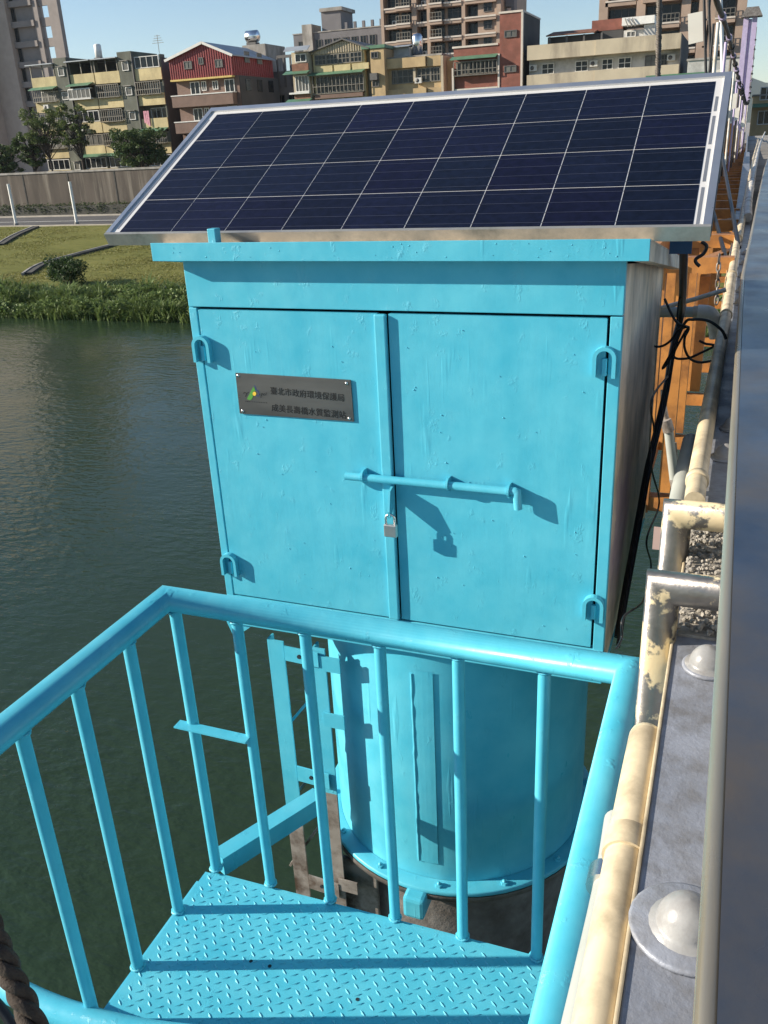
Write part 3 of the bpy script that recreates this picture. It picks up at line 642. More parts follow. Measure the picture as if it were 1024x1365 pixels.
# --- dark grey block behind, with stair tower
Y = 175.0
xa, xb = X(392, 60, Y), X(512, 60, Y); zt = Z(440, 42, Y)
g = house('dark_grey_block', 'dark grey building with a square roof tower, behind the yellow gabled house', Y, xa, xb, zt, GZ, 14, 'greyconc')
MB().box(X(426, 30, Y), X(452, 30, Y), Y+1, Y+7, zt, Z(440, 14, Y)).build('roof_tower', 'greyconc', g); MB().box(X(424, 15, Y), X(454, 15, Y), Y+.6, Y+7.4, Z(440, 14, Y)+.002, Z(440, 14, Y)+.6).build('tower_cap', 'bare_concrete', g)
MB().box(X(404, 40, Y), X(417, 40, Y), Y-.5, Y+4, zt-6, Z(410, 33, Y)).build('stair_head', 'bare_concrete', g)
for k in range(3):
    for i in range(9):
        x = xa+1+i*(xb-xa-2)/9; window(g, x, x+1.3, zt-3-k*3.2, zt-1.2-k*3.2, Y, 'frame_dark', 'glassdark', 1)
    MB().box(xa, xb, Y-.35, Y, zt-3.7-k*3.2, zt-3.3-k*3.2).build('floor_band', 'bare_concrete', g)
for i in range(5): x = X(460, 40, Y)+i*1.8; MB().box(x, x+.5, Y, Y+.5, zt+.19, zt+1.3).build('roof_post', 'greyconc', g)

# --- yellow gabled house with green awnings
Y = 106.0
def q(zx, zy): return 370+zx*.15625, 40+zy*.15625
xl, xr = qx(305, 300), qx(745, 300); ze, zpk, xpk = qz(310, 190), qz(565, 88), qx(565, 88); zer = qz(735, 145)
h = thing('yellow_gabled_house', 'yellow house with a pale corrugated gable, long window strip and green awnings', 'house', ((xl+xr)/2, Y, GZ))
zw = qz(500, 195)
MB().box(xl, xr, Y, Y+10, GZ, zw).build('wall', 'yellow', h)
MB().prism([(xl-.2, zw), (xr+.1, zw), (xr+.1, (ze+zer)/2), (xpk, zpk), (xl-.2, (ze+zer)/2)], Y-.1, Y+10).build('gable', 'creamwall', h)
mb = MB(); eav = (ze+zer)/2
for i in range(22):
    x = xl+(xr-xl)*i/21; zz = eav+(zpk-eav)*(1-abs(x-xpk)/((xpk-xl+.2) if x < xpk else (xr-xpk+.1))); mb.box(x-.05, x+.05, Y-.17, Y-.104, zw, zz-.05)
mb.build('gable_rib', 'creamwall', h)['kind'] = 'stuff'
for (xa_, za_, xb_, zb_) in ((xl-.9, eav-.3, xpk, zpk+.05), (xpk, zpk+.05, xr+.8, eav-.25)):
    vs = [(xa_, Y-.5, za_), (xb_, Y-.5, zb_), (xb_, Y+10, zb_), (xa_, Y+10, za_)]
    MB().add(vs+[Vector(v)+Vector((0, 0, .15)) for v in vs], [(0, 1, 2, 3), (7, 6, 5, 4), (0, 4, 5, 1), (1, 5, 6, 2), (2, 6, 7, 3), (3, 7, 4, 0)]).build('roof', 'frame_dark', h)
z1, z0 = qz(500, 200), qz(500, 290)
for i in range(4): window(h, xl+.3+i*(xr-xl-.5)/4, xl+.2+(i+1)*(xr-xl-.5)/4, z0, z1, Y, 'grille', 'glassdark', 2, 1)
for i in range(3): MB().box(xl+.5+i*2.35, xl+2.6+i*2.35, Y-.25, Y-.002, qz(500, 352), qz(500, 300)).build('parapet', 'yellow', h)
for k in range(3):
    zk = qz(500, 365)-k*3.1; awning(h, xl-.4, xr+.1, zk+.15, Y, 'greenawning', 1.2)
    window(h, xl+.3, xr-.2, zk-2.1, zk-.3, Y, 'grille', 'glassdark', 6, 1); grille(h, xl+.1, xr, zk-2.2, zk-.25, Y, 'grille', .5, .7)
    MB().box(xl+.2, xr-.2, Y-.65, Y-.05, zk-2.75, zk-2.3).build('planter', 'browntile', h)
# left bay
xl2 = qx(150, 350)
MB().box(xl2, xl-.25, Y-.7, Y+8, GZ, qz(220, 190)).build('side_bay', 'creamwall', h); awning(h, xl2-.6, xl+.1, qz(220, 145), Y-.7, 'roofsheet', .9, .5)
window(h, xl2+.5, xl-.5, qz(220, 280), qz(220, 205), Y-.7, 'frame_white', 'glassdark', 1)
MB().box(xl2+.03, xl-.28, Y-.85, Y-.702, qz(220, 355), qz(220, 290)).build('bay_panel', 'brownroof', h)
for k in range(3):
    zk = qz(220, 365)-k*3.1; awning(h, xl2-.9, xl-.1, zk+.15, Y-.7, 'greenawning', 1.0); window(h, xl2+.3, xl-.4, zk-2.1, zk-.35, Y-.7, 'frame_white', 'glasscurtain', 3)
    MB().box(xl2-.5, xl-.3, Y-1.1, Y-.71, zk-2.35, zk-2.15).build('bay_sill', 'frame_white', h); MB().box(xl2+.06, xl-.3, Y-.76, Y-.703, zk-2.9, zk-2.4).build('bay_panel', 'brownroof', h)
# dark strip and ochre stair column
xa, xb = qx(800, 250), qx(918, 250)
MB().box(xr+.12, xa, Y+.6, Y+8, GZ, qz(770, 160)).build('recess_wall', 'greygreen', h)
MB().box(xa+.002, xb, Y-.3, Y+9, GZ, qz(850, 162)).build('stair_column', 'ochre', h)
MB().box(xr-.2, xb+.15, Y-.45, Y+9, qz(820, 160), qz(820, 132)).build('cap_band', 'greenawning', h)
for k in range(4): window(h, xa+.15, xa+1.0, qz(830, 245)-k*3.0, qz(830, 187)-k*3.0, Y-.3, 'frame_dark', 'glassdark', 1)
MB().box(xa+.1, xa+1.0, Y-1.0, Y-.31, qz(830, 430), qz(830, 372)).build('window_cage', 'frame_dark', h)

# --- ochre low building
def q(zx, zy): return 500+zx*.21484, zy*.21484
Y = 107.0
xa, xb = qx(72, 450), qx(412, 430); zt = qz(240, 355)
o_ = house('ochre_low_house', 'low ochre building with dark strip windows left of the red brick house', Y, xa, xb, zt, GZ, 12, 'ochre')
xc = qx(322, 400)
for k in range(3):
    dz = -3.3*k
    MB().box(xa, xc, Y-.6, Y-.002, qz(200, 422)+dz, zt+dz-.02).build('parapet', 'ochre', o_); MB().box(xc+.1, xb, Y-.3, Y-.003, qz(370, 410)+dz, zt+dz-.03).build('parapet', 'ochre', o_)
    for (a, b2) in ((105, 140), (142, 240), (262, 345), (347, 408)): window(o_, qx(a, 470), qx(b2, 470), qz(250, 515)+dz, qz(250, 425)+dz, Y, 'grille', 'glassdark', 2, 1)
    aircon(o_, qx(275, 500), qz(275, 500)+dz, Y-.1); MB().box(qx(242, 480), qx(256, 480), Y-.25, Y-.02, qz(250, 505)+dz, qz(250, 420)+dz).build('pilaster', 'creamwall', o_)
MB().box(qx(415, 450), qx(430, 450), Y-.4, Y+10, GZ, qz(420, 345)).build('end_pier', 'creamwall', o_); MB().box(qx(432, 450), qx(482, 450), Y+1, Y+10, GZ, qz(450, 352)).build('recess_wall', 'ochre', o_)
MB().box(qx(70, 320), qx(178, 320), Y+2, Y+7, zt, qz(120, 288)).build('roof_shed', 'palewall', o_); awning(o_, qx(60, 290), qx(190, 290), qz(120, 275), Y+2.5, 'roofsheet', 1.2, .2)
xs = qx(212, 280); MB().lathe([(0, 0), (.62, 0), (.62, 1.9), (.45, 2.2), (0, 2.3)], (xs, Y+3, qz(212, 330)), 16).build('water_tank', 'tank', o_); MB().box(xs-.5, xs+.5, Y+2.5, Y+3.5, zt, qz(212, 330)).build('tank_stand', 'frame_dark', o_)

# --- tall tan apartment tower, middle
Y = 150.0
xa, xb = qx(42, 150), qx(782, 100)
tt = thing('tan_apartment_tower', 'tall tan apartment tower with stacked balconies rising behind the ochre and brick houses', 'building', ((xa+xb)/2, Y, GZ))
zt = Z(600, -60, Y); MB().box(xa, xb, Y+1.5, Y+18, GZ, zt).build('wall', 'towerbrown', tt)
piers = [(40, 58), (232, 262), (325, 345), (540, 562), (755, 782)]
for a, b2 in piers: MB().box(qx(a, 150), qx(b2, 150), Y-.2, Y+1.5, GZ, zt).build('pier', 'towerbrown', tt)
fs_ = abs(qz(650, 95)-qz(650, 308))/2; zf0 = qz(650, 95)
for k in range(-6, 8):
    zf = zf0-k*fs_
    if zf < GZ+2 or zf > zt: continue
    for (a, b2, d, pm) in ((60, 140, .1, 0), (140, 230, .9, 1), (262, 325, .1, 0), (345, 425, .9, 1), (430, 540, .3, 0), (562, 755, .5, 2)):
        x0, x1 = qx(a, 150), qx(b2, 150)
        MB().box(x0, x1, Y-d, Y+1.48, zf-.75, zf-.35).build('floor_slab', 'towerbrown', tt)
        MB().box(x0, x1, Y-d-.1, Y-d+.2, zf-.345, zf-.12).build('slab_edge', 'towerwhite', tt)
        if pm == 1:
            grille(tt, x0+.1, x1-.1, zf-.1, zf+.95, Y, 'grille', .4, d-.05); window(tt, x0+.2, x1-.2, zf-.05, zf+2.2, Y+1.5, 'frame_dark', 'glassdark', 1)
        elif pm == 2:
            window(tt, x0+.1, x0+(x1-x0)*.38, zf-.05, zf+2.1, Y+1.5, 'frame_dark', 'glassdark', 1)
            MB().box(x0+(x1-x0)*.39, x1-.05, Y+.2, Y+1.49, zf-.1, zf+2.2).build('wall_panel', 'towerbrown', tt); window(tt, x0+(x1-x0)*.58, x0+(x1-x0)*.85, zf+.4, zf+2.0, Y+.2, 'frame_dark', 'glassdark', 1, 1)
        else:
            window(tt, x0+.15, x1-.15, zf+.0, zf+2.0, Y+1.5, 'frame_dark', 'glassdark', 2, 1)
            if (k*7+a) % 3 == 0: aircon(tt, x1-.8, zf+.25, Y+1.2)
# roof frame at right
MB().box(qx(790, 30), qx(845, 20), Y+2, Y+4, Z(680, 6, Y), zt).build('roof_room', 'greyconc', tt); MB().box(qx(825, 50), qx(846, 50), Y+2, Y+4, Z(680, 40, Y), Z(680, 6, Y)).build('roof_post', 'greyconc', tt)

# --- red brick house
Y = 106.5
xa, xm, xb = qx(490, 420), qx(778, 300), qx(915, 300)
bk = thing('red_brick_house', 'red brick tiled house with a taller right wing and a green awning', 'house', ((xa+xb)/2, Y, GZ))
MB().box(xa, xm-.02, Y, Y+12, GZ, qz(630, 290)).build('wall', 'brick', bk)
MB().box(xm, xb, Y-.35, Y+9, GZ, qz(845, 82)).build('tall_wing', 'brick', bk)
MB().box(xb+.001, xb+.06, Y-.2, Y+9, GZ, qz(845, 84)).build('shaded_side', 'darkwall', bk)  # darker sheet on the brick, side shade put into its colour
for x in (xa-.15, xm-.2, xb-.1): MB().box(x, x+.22, Y-.42, Y-.02, GZ, qz(845, 82)-(0 if x > xa else 5.0)-(3.9 if x == xm-.2 else 0)).build('corner_trim', 'towerwhite', bk)
MB().box(xa-.15, xm-.25, Y-.12, Y+12, qz(630, 290)+.001, qz(630, 290)+.2).build('roof_cap', 'towerwhite', bk); MB().box(xm-.1, xb+.1, Y-.45, Y+9.1, qz(845, 82)+.001, qz(845, 82)+.2).build('roof_cap', 'towerwhite', bk)
for k in range(3):
    dz = -k*3.5; awning(bk, xa-.2, xm-.25, qz(630, 352)+dz+.1, Y, 'greenawning', 1.1)
    window(bk, xa+.3, xm-.3, qz(630, 458)+dz, qz(630, 378)+dz, Y, 'grille', 'glassdark', 6); grille(bk, xa+.15, xm-.25, qz(630, 465)+dz, qz(630, 380)+dz, Y, 'grille', .45, .7)
    window(bk, qx(808, 210), qx(885, 210), qz(845, 232)-k*3.5, qz(845, 190)-k*3.5, Y-.35, 'frame_dark', 'glasscurtain', 1)
    MB().box(xa+.1, xm-.3, Y-.3, Y-.002, qz(630, 560)+dz-.2, qz(630, 545)+dz).build('ledge', 'towerwhite', bk)

# --- long cream building
def q(zx, zy): return 700+zx*.22461, zy*.22461
Y = 106.0
xa, xb = qx(12, 300), qx(926, 240); zt = qz(480, 232)
cb = thing('long_cream_building', 'long two storey cream building with stained parapet bands and air conditioners', 'building', ((xa+xb)/2, Y, GZ))
MB().box(xa, xb, Y+1.2, Y+12, GZ, zt-.4).build('wall', 'palewall', cb)
MB().box(xb+.001, xb+.08, Y-.2, Y+12, GZ, zt-.1).build('shaded_side', 'darkwall', cb)  # dark sheet painting the shade on the right end
xsp = [xa, xa+(xb-xa)*.46, xb]
hb_ = qz(480, 232)-qz(480, 322); fh = (qz(480, 322)-qz(480, 412))+hb_
for k in range(4):
    z1 = zt-k*fh
    for i in range(2):
        MB().box(xsp[i]+.01, xsp[i+1]-.01, Y-(.0 if i == 0 else .12), Y+1.19, z1-hb_, z1).build('parapet_band', 'creamwall', cb)
    for (a, b2) in ((88, 160), (288, 364), (447, 513), (545, 622), (705, 778), (800, 838)):
        if k < 3: window(cb, qx(a, 380), qx(b2, 380), z1-fh+.0, z1-hb_-.35, Y+1.2, 'frame_white' if a < 700 else 'frame_dark', 'glassdark' if a != 705 else 'glasscurtain', 1, 1)
    for a in (40, 402, 864):
        if k < 3: aircon(cb, qx(a, 340), z1-hb_-.75, Y+1.15)
for i in range(9): # roof ridge sheds
    pass
rs = thing('roof_shack', 'rusty sheet metal shack with brown roof on top of the cream building', 'shed', (qx(260, 220), Y+3, zt-.4))
MB().box(qx(108, 240), qx(420, 220), Y+2.5, Y+8, zt-.4, qz(130, 210)).build('wall', 'darkwall', rs)
xs0, xs1 = qx(105, 205), qx(400, 190); mb = MB()
for i in range(16):
    x0 = xs0+(xs1-xs0)*i/16; mb.bar((x0+.2, Y+1.6, qz(130, 205)-.02), (x0+.2, Y+6, qz(300, 170)+.35), (xs1-xs0)/16*.94, .12)
mb.build('roof', 'brownroof', rs)
for i in range(4): MB().box(xs0+.3+i*1.9, xs0+.5+i*1.9, Y+1.8, Y+2.0, zt-.1, qz(130, 212)).build('post', 'frame_dark', rs)
MB().box(qx(370, 120), qx(560, 110), Y+3.2, Y+7, qz(460, 165), qz(460, 98)).build('brick_room', 'brick', rs)
MB().box(qx(430, 190), qx(560, 190), Y+3, Y+7, zt-.4, qz(460, 168)).build('lower_room', 'darkwall', rs)
ws = thing('white_roof_room', 'small roof room under a white sheet canopy on the right of the cream building roof', 'shed', (qx(660, 150), Y+3, zt-.4))
MB().box(qx(565, 180), qx(690, 180), Y+3, Y+7, zt-.4, qz(640, 160)).build('wall', 'palewall', ws); MB().box(qx(690, 160), qx(758, 160), Y+2.6, Y+7, zt-.4, qz(720, 130)).build('side_room', 'palewall', ws)
MB().box(qx(560, 110), qx(757, 100), Y+2.2, Y+7, qz(660, 132), qz(660, 84)).build('canopy', 'whitepaint', ws); window(ws, qx(580, 190), qx(640, 190), zt+.2, qz(610, 168), Y+3, 'frame_white', 'glasscurtain', 1)
mb = MB()
for i in range(3): mb.bar((qx(580+i*22, 90), Y+2.1, qz(580, 98)), (qx(600+i*22, 130), Y+1.9, qz(600, 150)), .08, .08)
mb.build('strut', 'frame_dark', ws)

# --- right tan tower
Y = 140.0
def q(zx, zy): return 860+zx*.16016, zy*.16016
xa, xb = X(797, 10, Y), X(995, 30, Y)
rt = thing('tan_tower_block', 'tall tan apartment tower behind the cream building, beside the bridge cables', 'building', ((xa+xb)/2, Y, GZ))
zt = Z(900, -70, Y); xc = qx(790, 100)
MB().box(xa, xc, Y+1.2, Y+18, GZ, zt).build('wall', 'towerbrown', rt); MB().box(xc, xc+.08, Y+.4, Y+14, GZ, zt-.1).build('shaded_side', 'greyconc', rt)
for px in (797, 846, 905, 928, 943, 978): MB().box(X(px, 60, Y), X(px, 60, Y)+1.2, Y-.2, Y+1.2, GZ, zt).build('pier', 'towerbrown', rt)
fs_ = 3.25; zf0 = Z(900, 28, Y)
for k in range(-6, 8):
    zf = zf0-k*fs_
    if zf < GZ+2 or zf > zt: continue
    for i, (a, b2) in enumerate(((803, 845), (852, 904), (911, 927), (934, 942), (948, 977))):
        x0, x1 = X(a, 60, Y)+.2, X(b2, 60, Y); d = (.2, .7, .1, .1, .6)[i]
        MB().box(x0, x1, Y-d, Y+1.19, zf-.8, zf-.3).build('floor_slab', 'towerbrown', rt); MB().box(x0, x1, Y-d-.1, Y-d+.2, zf-.295, zf-.1).build('slab_edge', 'towerwhite', rt)
        window(rt, x0+.15, x1-.1, zf+.1, zf+2.2, Y+1.2, 'frame_dark', 'glassdark', 3 if i < 2 else 1, 1)
        if i in (1, 4): grille(rt, x0+.1, x1-.1, zf-.1, zf+.9, Y, 'grille', .5, d-.05)
MB().box(qx(800, 60), qx(870, 60), Y+9, Y+14, Z(990, 9, Y)-3, Z(990, 6, Y)).build('roof_corner', 'greyconc', rt)
# --- pale grey shed building + dark buildings on the right, by the bridge end
Y = 104.0
def gq(px, py): return X(px, py, Y), Z(px, py, Y)
gb = house('grey_green_house', 'plain pale grey flat roofed building beside the bridge end, below the tan tower', Y, X(916, 95, Y), X(1000, 90, Y), Z(960, 78, Y), GZ, 8, 'palewall')
MB().box(X(916, 95, Y)-4, X(950, 90, Y), Y-1.2, Y-.1, GZ, Z(930, 97, Y)).build('green_lower_wall', 'greenawning', gb)
db = house('dark_end_house', 'narrow dark house at the right end of the far bank beside the lilac tower', 150.0, X(988, 90, 150), X(1003, 90, 150), Z(996, 76, 150), GZ, 8, 'greyconc')
window(db, X(992, 90, 150), X(996, 90, 150), Z(995, 98, 150), Z(995, 90, 150), 150, 'frame_white', 'glassdark', 1)

# ================================================================== MONITORING CABINET
W = 1.102
cb = thing('monitoring_cabinet', 'cyan painted double door steel cabinet with bare metal right side and nameplate', 'cabinet', (W/2, .55, -1.063))
ZT, ZB = .0, -1.063                       # top under the lid, bottom
D = 1.10
MB().box(.012, W-.014, .022, D-.01, ZB+.01, ZT-.14).build('inner_box', 'gap', cb)
MB().box(0, .012, .0, D, ZB, ZT-.012).build('side_panel', 'cyan', cb)
gs = M['galv'].copy(); gs.name = 'weathered galvanised side with faded spray'; n = gs.node_tree.nodes; l = gs.node_tree.links; b_ = n['Principled BSDF']; src = b_.inputs['Base Color'].links[0].from_socket
tc = n.new('ShaderNodeTexCoord'); vd = n.new('ShaderNodeVectorMath'); vd.operation = 'DISTANCE'; l.new(tc.outputs['Object'], vd.inputs[0]); vd.inputs[1].default_value = (0, -.28, .33)
tn = n.new('ShaderNodeTexNoise'); tn.inputs['Scale'].default_value = 9; tn.inputs['Detail'].default_value = 6; l.new(tc.outputs['Object'], tn.inputs['Vector'])
sm_ = n.new('ShaderNodeMath'); sm_.operation = 'MULTIPLY_ADD'; l.new(tn.outputs[0], sm_.inputs[0]); sm_.inputs[1].default_value = .3; l.new(vd.outputs['Value'], sm_.inputs[2])
mr_ = n.new('ShaderNodeMapRange'); mr_.inputs[1].default_value = .28; mr_.inputs[2].default_value = .40; mr_.inputs[3].default_value = .6; mr_.inputs[4].default_value = 0; l.new(sm_.outputs[0], mr_.inputs[0])
mx_ = n.new('ShaderNodeMix'); mx_.data_type = 'RGBA'; l.new(mr_.outputs[0], mx_.inputs[0]); l.new(src, mx_.inputs[6]); mx_.inputs[7].default_value = (.40, .27, .42, 1); l.new(mx_.outputs[2], b_.inputs['Base Color']); M['galv_side'] = gs
# right side sheet: bare galvanised, slightly wavy, slanting top under the lid
mb = MB(); ny, nz_ = 10, 22; vs = []; fs = []
for j in range(ny+1):
    for k in range(nz_+1):
        y = .002+(D-.002)*j/ny; zt_ = -.006-.13*y; z = ZB+(zt_-ZB)*k/nz_; vs.append((W-.004+.0035*noise.noise(Vector((y*5, z*5, 2))), y, z))
for j in range(ny):
    for k in range(nz_): a = j*(nz_+1)+k; fs.append((a, a+nz_+1, a+nz_+2, a+1))
mb.add(vs, fs, True).build('side_panel', 'galv_side', cb, label='bare weathered galvanised right side panel')
MB().box(0, W, D-.01, D, ZB, ZT-.15).build('back_panel', 'galv', cb)
MB().box(0, W, .012, D, ZB-.004, ZB+.006).build('floor_pan', 'cyan', cb)
zd, ze = -.118, -.957                     # door opening
MB().bbox(0, W, -.002, .02, zd+.003, .02, .002).build('fascia', 'cyan', cb)
MB().bbox(0, .0235, -.003, .02, ZB+.05, zd, .002).build('stile', 'cyan', cb); MB().bbox(W-.027, W, -.003, .02, ZB+.05, zd, .002).build('stile', 'cyan', cb)
MB().bbox(0, W, -.004, .02, ZB, ze-.006, .002).build('bottom_rail', 'cyan', cb)
def door(x0, x1):
    """door leaf as a slightly dented sheet"""
    nx, nz2 = 14, 22; vs = []; fs = []
    for k in range(nz2+1):
        for i in range(nx+1):
            x = x0+(x1-x0)*i/nx; z = ze+(zd-.004-ze)*k/nz2; e = min(i, nx-i, k, nz2-k); vs.append((x, -.004-(.0014*noise.noise(Vector((x*5, z*5, x0))) if e else 0), z))
    for k in range(nz2):
        for i in range(nx): a = k*(nx+1)+i; fs.append((a, a+1, a+nx+2, a+nx+1))
    mb = MB().add(vs, fs, True); mb.box(x0, x1, -.0035, .016, ze, ze+.0015); mb.box(x0, x1, -.0035, .016, zd-.0055, zd-.004)
    mb.box(x0, x0+.0015, -.0035, .016, ze, zd-.004); mb.box(x1-.0015, x1, -.0035, .016, ze, zd-.004)
    return mb.build('door', 'cyan', cb)
dl = door(.0285, .528); dr = door(.5565, W-.033)
MB().bbox(.522, .5525, -.0155, .0, ze+.0, zd-.004, .004).build('door_lap_strip', 'cyan', dl)
# hinge lugs: inverted U of flat bar standing out from the front
def lug(px, py, par, flip=1):
    p = pl(px, py, 1, 0); x, z = p.x, p.z; r, t, d = .0255, .0085, .022
    out = [(x-r, z-.036)]+[(x+r*math.cos(a), z+.008+r*math.sin(a)) for a in [math.pi*(1-i/10) for i in range(11)]]+[(x+r, z-.036)]
    inn = [(x-r+t, z-.036)]+[(x+(r-t)*math.cos(a), z+.008+(r-t)*math.sin(a)) for a in [math.pi*(1-i/10) for i in range(11)]]+[(x+r-t, z-.036)]
    n = len(out); vs = [(a, -d, b) for a, b in out]+[(a, -.004, b) for a, b in out]+[(a, -d, b) for a, b in inn]+[(a, -.004, b) for a, b in inn]; fs = []
    for i in range(n-1): fs += [(i, i+1, i+1+n, i+n), (i+2*n, i+3*n, i+1+3*n, i+1+2*n), (i, i+2*n, i+1+2*n, i+1), (i+n, i+1+n, i+1+3*n, i+3*n)]
    fs += [(0, n, 3*n, 2*n), (n-1, 3*n-1, 4*n-1, 2*n-1)]
    o = MB().add(vs, fs).build('hinge_lug', 'cyan', par); MB().bbox(x-.0055, x+.0055, -.013, -.003, z-.034, z+.006, .002).build('lug_web', 'cyan', o if par is cb else par)
    return o
for px, py in ((273, 463), (807, 480), (309, 749), (792, 807)): lug(px, py, cb)
# bolt across both doors
a = pl(461, 634.5, 1, -.025); b = pl(686, 655, 1, -.025)
bl_ = MB().tube([a, b, b+Vector((.006, -.001, -.002)), b+Vector((.010, -.002, -.045))], .0105, 14).build('sliding_bolt', 'cyan', cb)
for px, py in ((484, 634), (597, 645), (678, 654)):
    p = pl(px, py, 1, -.025); z = p.z-.002
    prof = [(-.004, z-.022), (-.004, z+.016)]+[(-.024-.016*math.sin(t), z+.001+.016*math.cos(t)) for t in [i*math.pi/8 for i in range(9)]]+[(-.024, z-.018)]
    n = len(prof); vs = [(p.x-.003, y, zz) for y, zz in prof]+[(p.x+.003, y, zz) for y, zz in prof]
    MB().add(vs, [tuple(range(n)), tuple(range(2*n-1, n-1, -1))]+[(i, i+n, (i+1) % n+n, (i+1) % n) for i in range(n)]).build('bolt_bracket', 'cyan', bl_)
# hasp plates that carry the padlock
p = pl(524, 668, 1, -.02)
hs = MB(); z = p.z
prof = [(-.014, z+.045), (-.044, z+.036), (-.056, z-.016), (-.050, z-.036), (-.014, z-.004)]
vs = [(p.x-.003, y, zz) for y, zz in prof]+[(p.x+.003, y, zz) for y, zz in prof]; n = 5
hs.add(vs, [tuple(range(n)), tuple(range(2*n-1, n-1, -1))]+[(i, i+n, (i+1) % n+n, (i+1) % n) for i in range(n)])
hs.build('hasp', 'cyan', cb)
# padlock hangs from the hasp
q = pl(521, 706, 1, -.05); hx, hz = p.x, z-.012
pk = thing('padlock', 'small scuffed steel padlock hanging from the hasp of the cyan cabinet doors', 'padlock', (q.x, -.05, q.z-.022))
MB().bbox(q.x-.0175, q.x+.0175, -.056, -.044, q.z-.020, q.z+.015, .003).build('body', 'padlock', pk)
sh = [(q.x-.0125, -.05, q.z+.012), (q.x-.0125, -.05, q.z+.030)]+arc((q.x, -.05, q.z+.030), .0125, math.pi, 0, 10, (1, 0, 0), (0, 0, 1))[1:]+[(q.x+.0125, -.05, q.z+.012)]
MB().tube(sh, .0032, 10).build('shackle', 'steel_bright', pk)
# nameplate with its lettering
c0, c1, c2, c3 = [pl(*k, 1, -.0075) for k in ((314, 497), (467.5, 506.5), (472, 562), (320, 551))]
npm = MB(); vs = [(c.x, y, c.z) for y in (-.0085, -.0055) for c in (c0, c1, c2, c3)]
npm.add(vs, [(0, 1, 2, 3), (7, 6, 5, 4), (0, 4, 5, 1), (1, 5, 6, 2), (2, 6, 7, 3), (3, 7, 4, 0)]); npl = npm.build('nameplate', 'nameplate', cb)
for u, v in ((.022, .06), (.965, .08), (.963, .93), (.03, .93)):
    c = c0.lerp(c1, u).lerp(c3.lerp(c2, u), v); MB().lathe([(.0042, 0), (.0038, -.0015), (.002, -.0024), (0, -.0026)], (c.x, -.0086, c.z), 12, 'Y').build('screw', 'steel_bright', npl)
def text_mesh(body, size, origin, ang, name, m, parent, yy=-.00905, shear=0, bold=.0, width=None):
    cu = bpy.data.curves.new('t', 'FONT'); cu.body = body; cu.size = size; cu.shear = shear; cu.offset = bold; cu.resolution_u = 3
    ob = bpy.data.objects.new('t', cu); COL.objects.link(ob); dg = bpy.context.evaluated_depsgraph_get(); dg.update()
    me = bpy.data.meshes.new_from_object(ob.evaluated_get(dg)); bpy.data.objects.remove(ob)
    vs = [Vector(v.co) for v in me.vertices]; fs = [tuple(p.vertices) for p in me.polygons]; xs = [v.x for v in vs]
    k = width/(max(xs)-min(xs)) if width else 1; mn = min(xs) if width else 0; ca, sa = math.cos(ang), math.sin(ang)
    out = []
    for v in vs: x, y = (v.x-mn)*k, v.y; out.append((origin.x+x*ca-y*sa, yy, origin.z+x*sa+y*ca))
    mb = MB().add(out, fs)
    if width: mb.add([(a+.00042, b-.00012, c) for a, b, c in out], fs); mb.add([(a, b-.00024, c+.00036) for a, b, c in out], fs)
    return mb.build(name, m, parent)
for (a, b, s_) in (((361, 526), (459, 536), '臺北市政府環境保護局'), ((362.5, 548.5), (461.5, 559), '成美長壽橋水質監測站')):
    a, b = pl(*a, 1, -.009), pl(*b, 1, -.009); wd = (b-a).length
    text_mesh(s_, wd/9.7, a+Vector((0, 0, .0028)), math.atan2(b.z-a.z, b.x-a.x), 'lettering', 'ink', npl, bold=0, width=wd)
def npx(zx, zy): return pl(300+zx*.1855, 480+zy*.1855, 1, -.009)
def flat(poly, name, m, y=-.0091):
    return MB().add([(p.x, y, p.z) for p in poly], [tuple(range(len(poly)))]).build(name, m, npl)
def stroke(pts, w0, name, m, y=-.0092):
    pts = smoothpts([npx(*p) for p in pts], 5); vs = []; n = len(pts)
    for i, p in enumerate(pts):
        d = (pts[min(i+1, n-1)]-pts[max(i-1, 0)]); d.y = 0; d.normalize(); nn = Vector((-d.z, 0, d.x))*w0*(.45+.55*math.sin(math.pi*(i+.6)/(n+.2)))
        vs += [(p.x+nn.x, y, p.z+nn.z), (p.x-nn.x, y, p.z-nn.z)]
    return MB().add(vs, [(2*i, 2*i+1, 2*i+3, 2*i+2) for i in range(n-1)]).build(name, m, npl)
flat([npx(*k) for k in ((205, 190), (222, 222), (205, 226), (197, 246), (204, 258), (192, 282), (178, 288), (158, 280), (182, 232))], 'logo_shape', 'logo_green')
flat([npx(212+13*math.cos(t), 242+15*math.sin(t)) for t in [i*.3927 for i in range(16)]], 'logo_dot', 'logo_yellow', -.0093)
stroke([(208, 182), (220, 196), (222, 212), (240, 226), (246, 252)], .0011, 'logo_stroke', 'logo_blue')
stroke([(226, 250), (234, 258), (246, 256)], .0008, 'logo_stroke', 'logo_blue')
stroke([(130, 240), (142, 233), (156, 238), (172, 230)], .0010, 'logo_stroke', 'ink'); stroke([(157, 238), (152, 252), (146, 264)], .0010, 'logo_stroke', 'ink')
stroke([(252, 240), (250, 254)], .0007, 'logo_stroke', 'ink'); stroke([(262, 240), (258, 272)], .0008, 'logo_stroke', 'ink'); stroke([(260, 242), (271, 240), (264, 254)], .0007, 'logo_stroke', 'ink')
stroke([(276, 250), (286, 240), (277, 245), (280, 254), (290, 248)], .0006, 'logo_stroke', 'ink'); stroke([(298, 232), (293, 252)], .0008, 'logo_stroke', 'ink')
mb = MB()
for i in range(13):
    p = npx(150+i*12.4, 296+i*.9); mb.box(p.x-.0011, p.x+.0011, -.0091, -.0089, p.z-.0010, p.z+.0010)
